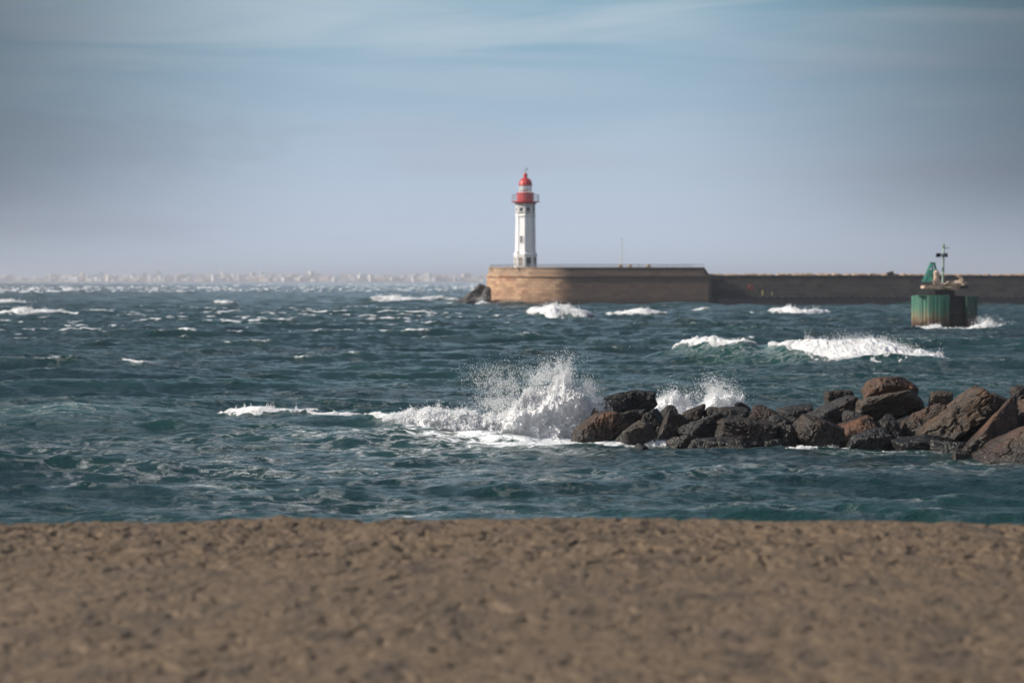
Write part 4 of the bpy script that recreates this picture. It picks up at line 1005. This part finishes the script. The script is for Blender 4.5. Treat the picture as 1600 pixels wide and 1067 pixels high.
fl = empty('floodlight', (X_(801), D0 + 4, zt), 'small white floodlight on the pier just left of the lighthouse', 'floodlight')
MB().box((X_(801), D0 + 4, zt + 0.50), (0.62, 0.35, 0.30), Matrix.Rotation(0.3, 3, 'Y'), 0.03).build('housing', simple('white_enamel', (0.8, 0.8, 0.8), 0.4, 0.03, 2), fl)
MB().tube((X_(801), D0 + 4, zt - 0.01), (X_(801), D0 + 4, zt + 0.40), 0.05).build('post', M_STEEL, fl)

# ------------------------------------------------------------------ beacon on its caisson
def beacon():
    d = 297.0; mp_ = d / F; k = mp_ / 5.93
    def X(zx): return (1400 + zx / 5.93 - 800) * mp_
    def Z(zy): return EYE - (360 + zy / 5.93 - HOR) * mp_
    root = empty('navigation_beacon', (X(460), d + 1, 0), 'rusty green harbour beacon on a sea caisson with a wrecked deck and slim lamp pole', 'beacon')
    def green(name, base, lo):
        m, t, b, o = mat(name); pos = geo_pos(t)
        n = noise(t, 1.0, 6, 0.65, pos, 0.35, (1.9, 1.9, 0.33)); n1 = noise(t, 0.8, 5, 0.6, pos, 0.4); n4 = noise(t, 7, 5, 0.7, pos)
        sx = N(t, 'ShaderNodeSeparateXYZ'); L(t, pos, sx.inputs[0])
        c = mix(t, mrange(t, n.outputs[0], 0.40, 0.60), base, tuple(min(1, x * 1.6 + 0.01) for x in base))
        c = mix(t, mrange(t, n4.outputs[0], 0.5, 0.7, 0, 0.5), c, tuple(x * 0.5 for x in base))
        hz = math_(t, 'ADD', sx.outputs[2], math_(t, 'MULTIPLY', n.outputs[0], -4.2))
        c = mix(t, mrange(t, hz, -1.6, 0.1, 1.0, 0.0), c, lo)
        hz2 = math_(t, 'ADD', sx.outputs[2], math_(t, 'MULTIPLY', n1.outputs[0], -1.6))
        c = mix(t, mrange(t, hz2, -0.4, 0.6, 1.0, 0.0), c, (0.045, 0.022, 0.016))
        c = mix(t, mrange(t, n.outputs[0], 0.60, 0.66, 0, 0.8), c, (0.10, 0.045, 0.025))
        L(t, c, b.inputs['Base Color']); b.inputs['Roughness'].default_value = 0.6
        bump(t, n4.outputs[0], 0.5, 0.04, b); return m
    G1 = green('green_paint_worn', (0.012, 0.085, 0.055), (0.13, 0.060, 0.030)); G2 = green('green_paint_faded', (0.040, 0.125, 0.085), (0.30, 0.19, 0.10)); G3 = green('green_paint_shade', (0.004, 0.034, 0.023), (0.02, 0.014, 0.012))
    BL = simple('tarred_steel', (0.012, 0.011, 0.011), 0.6, 0.4, 2)
    RU = simple('rusted_metal', (0.46, 0.35, 0.26), 0.8, 0.35, 2.5, dirt=(0.14, 0.07, 0.035), bs=0.8)
    GP = simple('green_mast_paint', (0.025, 0.20, 0.145), 0.5, 0.25, 2.5, dirt=(0.08, 0.14, 0.10))
    PG = simple('pale_green_paint', (0.30, 0.42, 0.34), 0.5, 0.2, 3)
    def ribbed(pts, z0, z1, name, m, step=0.42, dep=0.055):
        """corrugated plate along a plan polyline, 0.25 m thick"""
        out = []
        for a, b in zip(pts[:-1], pts[1:]):
            a = Vector(a); b = Vector(b); dv = b - a; n = max(1, round(dv.length / step)); nn = Vector((dv.y, -dv.x)).normalized()
            for j in range(n):
                p = a + dv * (j / n); q = a + dv * ((j + 0.62) / n); r = a + dv * ((j + 0.70) / n); s_ = a + dv * ((j + 0.93) / n)
                out += [p, q, r - nn * dep, s_ - nn * dep]
        out.append(Vector(pts[-1]))
        back = [Vector(pts[-1]) + Vector((0, 1.6)), Vector(pts[0]) + Vector((0.1, 1.6))]
        poly = [(p.x, p.y) for p in out + back]
        mb = MB(); mb.prism(poly, z0, z1); return mb.build(name, m, root)
    # left shell in two plates, right shell
    ribbed([(X(165), d + 0.9), (X(205), d - 1.2), (X(300), d - 1.75)], -1.2, Z(606), 'shell_plate', G2)
    ribbed([(X(300) + 0.01, d - 1.76), (X(400), d - 1.95), (X(476), d - 1.6)], -1.2, Z(609), 'shell_plate', G1)
    ribbed([(X(620), d - 0.9), (X(640), d - 1.5), (X(720), d - 1.2), (X(762), d + 0.5)], -1.2, Z(608), 'shell_plate', G3)  # right shell: the shade on this side is painted in as darker green
    # coping angle on the shells
    MB().box(((X(165) + X(476)) / 2 + 0.08, d - 0.55, Z(604)), (X(476) - X(165) - 0.35, 2.0, 0.10), None, 0.02).build('shell_coping', G2, root)
    # dark caisson core between the shells, with fenders
    mb = MB(); mb.lathe([(1.75, -1.5), (1.75, Z(640)), (1.35, Z(612)), (1.1, Z(606))], 12, (X(520), d + 1.0, 0)); mb.build('caisson_core', BL, root)
    fd = MB()
    for zx in (492, 530, 570, 604): fd.tube((X(zx), d - 0.75 + abs(zx - 545) * 0.004, -1.0), (X(zx), d - 0.75 + abs(zx - 545) * 0.004, Z(660)), 0.14, 0.13, 8)
    fd.box((X(548), d - 0.9, Z(760)), (1.3, 0.25, 0.22), None, 0.02); fd.box((X(548), d - 0.9, Z(850)), (1.35, 0.25, 0.22), None, 0.02)
    fd.build('fender', BL, root)
    MB().tube((X(455), d + 0.4, Z(625)), (X(455), d + 0.4, Z(548)), 1.05, 1.0, 14).build('neck', BL, root)
    MB().tube((X(520), d + 0.2, Z(640)), (X(520), d + 0.2, Z(560)), 0.28, 0.28, 10).build('neck_pipe', BL, root)
    # wrecked deck
    dk_ = MB(); dk_.box(((X(238) + X(392)) / 2, d - 0.2, Z(530)), (X(392) - X(238), 2.2, 0.30), Matrix.Rotation(0.07, 3, 'Y'), 0.05)
    dk_.box(((X(300) + X(560)) / 2, d + 0.1, Z(545)), (X(560) - X(300), 1.8, 0.16), None, 0.03)
    for j in range(7): dk_.box((X(250 + 22 * j), d - 1.35, Z(520 + 1.2 * j)), (0.10, 0.12, 0.34), Matrix.Rotation(0.2 * ((j % 3) - 1), 3, 'Y'), 0.01)
    dk_.build('deck', RU, root)
    rw = random.Random(12)
    wr = MB()
    for j in range(46):
        zx = rw.uniform(395, 590); zy = 520 - (zx - 395) * 0.20 + rw.uniform(-24, 24)
        a = Vector((X(zx), d - 0.6 + rw.uniform(-.7, .5), Z(zy))); an = rw.uniform(-0.25, 0.5); ln = rw.uniform(0.25, 0.85)
        wr.tube(a, a + Vector((math.cos(an) * ln, rw.uniform(-.2, .2), math.sin(an) * ln)), rw.uniform(.04, .11), None, 7)
    for j in range(5):
        x = 415 + 38 * j
        wr.tube((X(x), d - 0.9, Z(548)), (X(x + 4), d - 0.9, Z(480 - 3 * j)), 0.06, 0.05, 7)
    for zy in (486, 512): wr.tube((X(400), d - 0.9, Z(zy + 14)), (X(585), d - 0.9, Z(zy - 22)), 0.07, 0.06, 7)
    for j in range(7): wr.box((X(rw.uniform(410, 570)), d - 0.4, Z(rw.uniform(470, 520))), (rw.uniform(.2, .5), .4, rw.uniform(.12, .3)), Matrix.Rotation(rw.uniform(-.5, .5), 3, 'Y'), 0.02)
    wr.build('wreckage', RU, root)
    hk = MB()                                                  # bent railing hoops at the right end
    for j, o in enumerate((0, 14, 26)):
        pts = [(560 + o, 545 - o), (575 + o, 500), (585 + o * 0.7, 465), (580 + o * .7, 440), (565 + o * .9, 428), (556 + o, 432)]
        for a, b in zip(pts[:-1], pts[1:]): hk.tube((X(a[0]), d - 0.5 - 0.25 * j, Z(a[1])), (X(b[0]), d - 0.5 - 0.25 * j, Z(b[1])), 0.055, 0.05, 7)
    hk.build('bent_railing', RU, root)
    MB().box(((X(570) + X(668)) / 2, d + 0.3, Z(525)), (X(668) - X(570), 1.1, 0.36), Matrix.Rotation(-0.03, 3, 'Y'), 0.04).build('side_platform', BL, root)
    # tapering green frame tower
    fm = MB(); yb_, yt_ = 0.75, 0.18; yc = d - 0.15
    lg = [((252, 478), (318, 305)), ((392, 478), (352, 303))]
    for (b0, t0) in lg:
        for s in (-1, 1): fm.tube((X(b0[0]), yc + s * yb_, Z(b0[1])), (X(t0[0]), yc + s * yt_, Z(t0[1])), 0.09, 0.07, 6)
    fm.box((X(335), yc, Z(303)), (0.55, 0.55, 0.14), None, 0.02)
    for f_ in (0.3, 0.62):
        for s in (-1, 1): fm.tube((X(252 + 66 * f_), yc + s * (yb_ + (yt_ - yb_) * f_), Z(478 - 173 * f_)), (X(392 - 40 * f_), yc + s * (yb_ + (yt_ - yb_) * f_), Z(478 - 175 * f_)), 0.05, None, 6)
    fm.tube((X(330), yc - 0.3, Z(310)), (X(330), yc - 0.3, Z(470)), 0.11, None, 6)
    fm.build('frame_tower', GP, root)
    pl = MB()                                                  # plates on the lower and middle panel
    def plate(p, th=0.05):
        bm_ = pl.bm; a = [bm_.verts.new((X(x), yc - y, Z(z))) for x, y, z in p]; b = [bm_.verts.new((X(x), yc - y + th, Z(z))) for x, y, z in p]; n = len(p)
        bm_.faces.new(a); bm_.faces.new(list(reversed(b)))
        for q in range(n): bm_.faces.new((a[q], b[q], b[(q + 1) % n], a[(q + 1) % n]))
    plate([(252, .80, 478), (318, .80, 478), (322, .62, 425), (272, .62, 425)])
    plate([(276, .60, 415), (322, .60, 415), (328, .50, 372), (293, .50, 372)])
    plate([(304, .42, 348), (330, .42, 348), (334, .30, 312), (318, .30, 312)])
    pl.build('tower_plate', GP, root)
    # rusted winch and bell gear
    mc = MB(); mc.tube((X(362), d - 0.9, Z(500)), (X(362), d - 0.9, Z(405)), 0.36, 0.28, 14); mc.tube((X(362), d - 0.9, Z(405)), (X(362), d - 0.9, Z(388)), 0.22, 0.30, 14)
    mc.tube((X(362), d - 0.9, Z(388)), (X(362), d - 0.9, Z(372)), 0.30, 0.16, 14)
    mc.tube((X(330), d - 1.15, Z(468)), (X(352), d - 1.15, Z(468)), 0.22, 0.22, 14); mc.box((X(392), d - 0.8, Z(492)), (0.35, 0.5, 0.35), None, 0.04)
    mc.tube((X(345), d - 1.2, Z(440)), (X(395), d - 1.2, Z(470)), 0.06, None, 6); mc.build('winch', RU, root, False)
    # slim lamp pole with rungs, solar panels and vane
    MB().tube((X(432), d + 0.1, Z(552)), (X(442), d + 0.1, Z(160)), 0.13, 0.09, 10).build('lamp_pole', PG, root)
    rn = MB()
    for j in range(9): z = 250 + 22 * j; rn.tube((X(428), d + 0.0, Z(z)), (X(450), d + 0.0, Z(z - 1)), 0.025, None, 5)
    rn.build('rungs', BL, root)
    for cx_, rz in ((388, 0.35), (460, -0.45)):
        w_ = 0.52 if cx_ < 420 else 0.34
        pn = MB().box((X(cx_), d - 0.2, Z(230)), (w_, 0.05, 0.42), Matrix.Rotation(rz, 3, 'Z') @ Matrix.Rotation(0.25, 3, 'X'), 0.01).build('solar_panel', simple('solar_cell', (0.012, 0.014, 0.022), 0.25, 0.2, 4, bs=0.05), root)
    MB().box((X(424), d - 0.05, Z(230)), (0.22, 0.25, 0.34), None, 0.03).build('battery_box', simple('grey_box', (0.32, 0.34, 0.36), 0.6, 0.1, 3), root)
    MB().tube((X(375), d - 0.02, Z(228)), (X(470), d - 0.02, Z(228)), 0.03, None, 6).build('cross_arm', M_STEEL, root)
    vn = MB(); vn.tube((X(442), d + 0.1, Z(165)), (X(496), d + 0.0, Z(163)), 0.03, None, 6); vn.tube((X(420), d + 0.1, Z(158)), (X(445), d + 0.1, Z(160)), 0.022, None, 6); vn.build('wind_vane_arm', BL, root)
    MB().lathe([(0.10, 0), (0.12, 0.06), (0.09, 0.10), (0.11, 0.14), (0.11, 0.30), (0.06, 0.36), (0, 0.38)], 14, (X(442), d + 0.1, Z(162))).build('lamp', simple('lamp_olive', (0.14, 0.17, 0.08), 0.35, 0.1, 3), root, True)
beacon()

# ------------------------------------------------------------------ far shore and town
def town():
    D = 9000.0; mp_ = D / F
    xs = np.linspace(-3200, 3200, 161); ys = np.array([D - 60, D - 20, D + 60, D + 250, D + 600, D + 900])
    X, Y = np.meshgrid(xs, ys); ph = np.array([-3, 1.5, 5, 12, 17, -3])[:, None]
    Z = ph * (0.55 + 0.7 * fbm2(X * 0.0016 + 4, Y * 0.001, 3)) * np.where(ph < 0, 1, 1)
    nx = len(xs); idx = np.arange(X.size).reshape(X.shape)
    q = np.stack([idx[:-1, :-1], idx[:-1, 1:], idx[1:, 1:], idx[1:, :-1]], -1).reshape(-1, 4)
    tag(link('coast', np_mesh('coast', np.stack([X.ravel(), Y.ravel(), Z.ravel()], -1), q), simple('dry_coast', (0.22, 0.20, 0.16), 0.9, 0.4, 0.01), None, True), 'low hazy shore across the bay', 'coast', kind='structure')
    def hm(x, y): # ground height at the middle of the shore
        i = np.interp(y, ys, ph[:, 0]); return float(i * (0.55 + 0.7 * fbm2(np.array([x * 0.0016 + 4]), np.array([y * 0.001]), 3)[0]))
    cols = [(0.80, 0.72, 0.62), (0.84, 0.80, 0.74), (0.78, 0.64, 0.54), (0.86, 0.85, 0.84)]
    mats = []
    for i, c in enumerate(cols):
        m, t, b, o = mat('far_render_wall_%s' % 'abcd'[i]); tcn = N(t, 'ShaderNodeTexCoord')
        br = N(t, 'ShaderNodeTexBrick'); br.inputs['Scale'].default_value = 1; br.inputs['Brick Width'].default_value = 3.4; br.inputs['Row Height'].default_value = 3.1; br.inputs['Mortar Size'].default_value = 0.9; br.offset = 0
        br.inputs[1].default_value = (0.22, 0.21, 0.21, 1); br.inputs[2].default_value = (0.30, 0.28, 0.26, 1); br.inputs[3].default_value = (*c, 1)
        mpn = N(t, 'ShaderNodeMapping'); mpn.inputs['Rotation'].default_value = (PI / 2, 0, 0); L(t, tcn.outputs['Object'], mpn.inputs[0]); L(t, mpn.outputs[0], br.inputs[0])
        L(t, br.outputs[0], b.inputs['Base Color']); b.inputs['Roughness'].default_value = 0.8; mats.append(m)
    def proto(kind, i):
        mb = MB()
        if kind == 0:                                          # slab block with a set-back top floor and roof hut
            mb.box((0, 0, 8), (26, 14, 20)); mb.box((2, 0, 19.4), (17, 10, 2.8)); mb.box((-6, 1, 20), (3, 4, 4.0))
            for j in range(5): mb.box((0, -7.4, 2.4 + 3.1 * j), (24, 0.8, 0.9))
        elif kind == 1:                                        # tower with a lower wing
            mb.box((0, 0, 13), (13, 14, 30)); mb.box((13.5, 1, 5), (14, 12, 14)); mb.box((-2, 0, 29), (4, 5, 2.6))
        elif kind == 2:                                        # row of pitched-roof houses
            for j in range(3):
                x = -11 + 11 * j; h = 8 + 1.5 * (j % 2)
                mb.box((x, 0, h / 2 - 1), (10.2, 12, h + 2))
                vs = [mb.bm.verts.new(p) for p in ((x - 5.6, -6.5, h), (x + 5.6, -6.5, h), (x, -6.5, h + 3), (x - 5.6, 6.5, h), (x + 5.6, 6.5, h), (x, 6.5, h + 3))]
                for f in ((0, 1, 2), (4, 3, 5), (0, 2, 5, 3), (2, 1, 4, 5), (1, 0, 3, 4)): mb.bm.faces.new([vs[q] for q in f])
        elif kind == 3:                                        # stepped block
            mb.box((-8, 0, 5), (16, 14, 14)); mb.box((4, 0, 8), (12, 14, 20)); mb.box((14, 1, 4), (10, 12, 12)); mb.box((4, -1, 19), (5, 5, 2.5))
        else:                                                  # villa with a flat and a raised part
            mb.box((0, 0, 3.5), (18, 12, 11)); mb.box((-4, 1, 10), (8, 8, 4)); mb.box((5, -6.6, 5.6), (8, 1.4, 0.6))
        return mb.build('building', mats[i % 4])
    protos = []; rg = random.Random(21); n = 0
    spots = []
    px = -60.0
    while px < 790:
        dens = float(fbm2(np.array([px * 0.021]), np.array([5.5]), 2)[0])
        spots.append((px, dens)); px += rg.uniform(2.5, 8.5) * (1.5 - 0.9 * dens) * (1.6 if px < 60 else 1.0)
    spots2 = [(p + rg.uniform(-3, 3), dn) for (p, dn) in spots if rg.random() < 0.75]
    allp = [(p, dn, 0) for p, dn in spots] + [(p, dn, 1) for p, dn in spots2]
    made = {}
    for (px, dn, row) in allp:
        kind = rg.choice([0, 0, 1, 2, 3, 3, 4, 4]); i = rg.randrange(4)
        if dn < 0.42 and kind == 1: kind = 4
        y = D + (rg.uniform(20, 160) if row == 0 else rg.uniform(260, 600)); x = (px - 800) * y / F
        key = (kind, i)
        if key not in made: o = made[key] = proto(kind, i)
        else: o = made[key].copy(); C.objects.link(o)
        s = rg.uniform(0.75, 1.15) * (0.8 + 0.5 * dn)
        o.scale = (s * rg.uniform(0.8, 1.3), s, s * rg.uniform(0.5, 0.82)); o.rotation_euler = (0, 0, rg.uniform(-0.5, 0.5))
        o.location = (x, y, hm(x, y) + 1.0)
        tag(o, 'small pale building of the hazy town along the horizon', 'building', 'buildings of the town across the bay'); n += 1
    print('buildings', n)
town()

# ------------------------------------------------------------------ haze
def haze():
    MB_ = MB(); MB_.box((0, 9500, 22), (60000, 40000, 56)); m = bpy.data.materials.new('haze'); m.use_nodes = True; t = m.node_tree
    t.nodes.remove(t.nodes['Principled BSDF']); v = N(t, 'ShaderNodeVolumePrincipled'); v.inputs['Color'].default_value = (0.76, 0.81, 0.92, 1)
    v.inputs['Density'].default_value = 0.00013; v.inputs['Anisotropy'].default_value = 0.2
    L(t, v.outputs[0], t.nodes['Material Output'].inputs['Volume'])
    o = MB_.build('haze', m); tag(o, 'thin sea haze that pales the far shore', 'haze', kind='stuff')
haze()
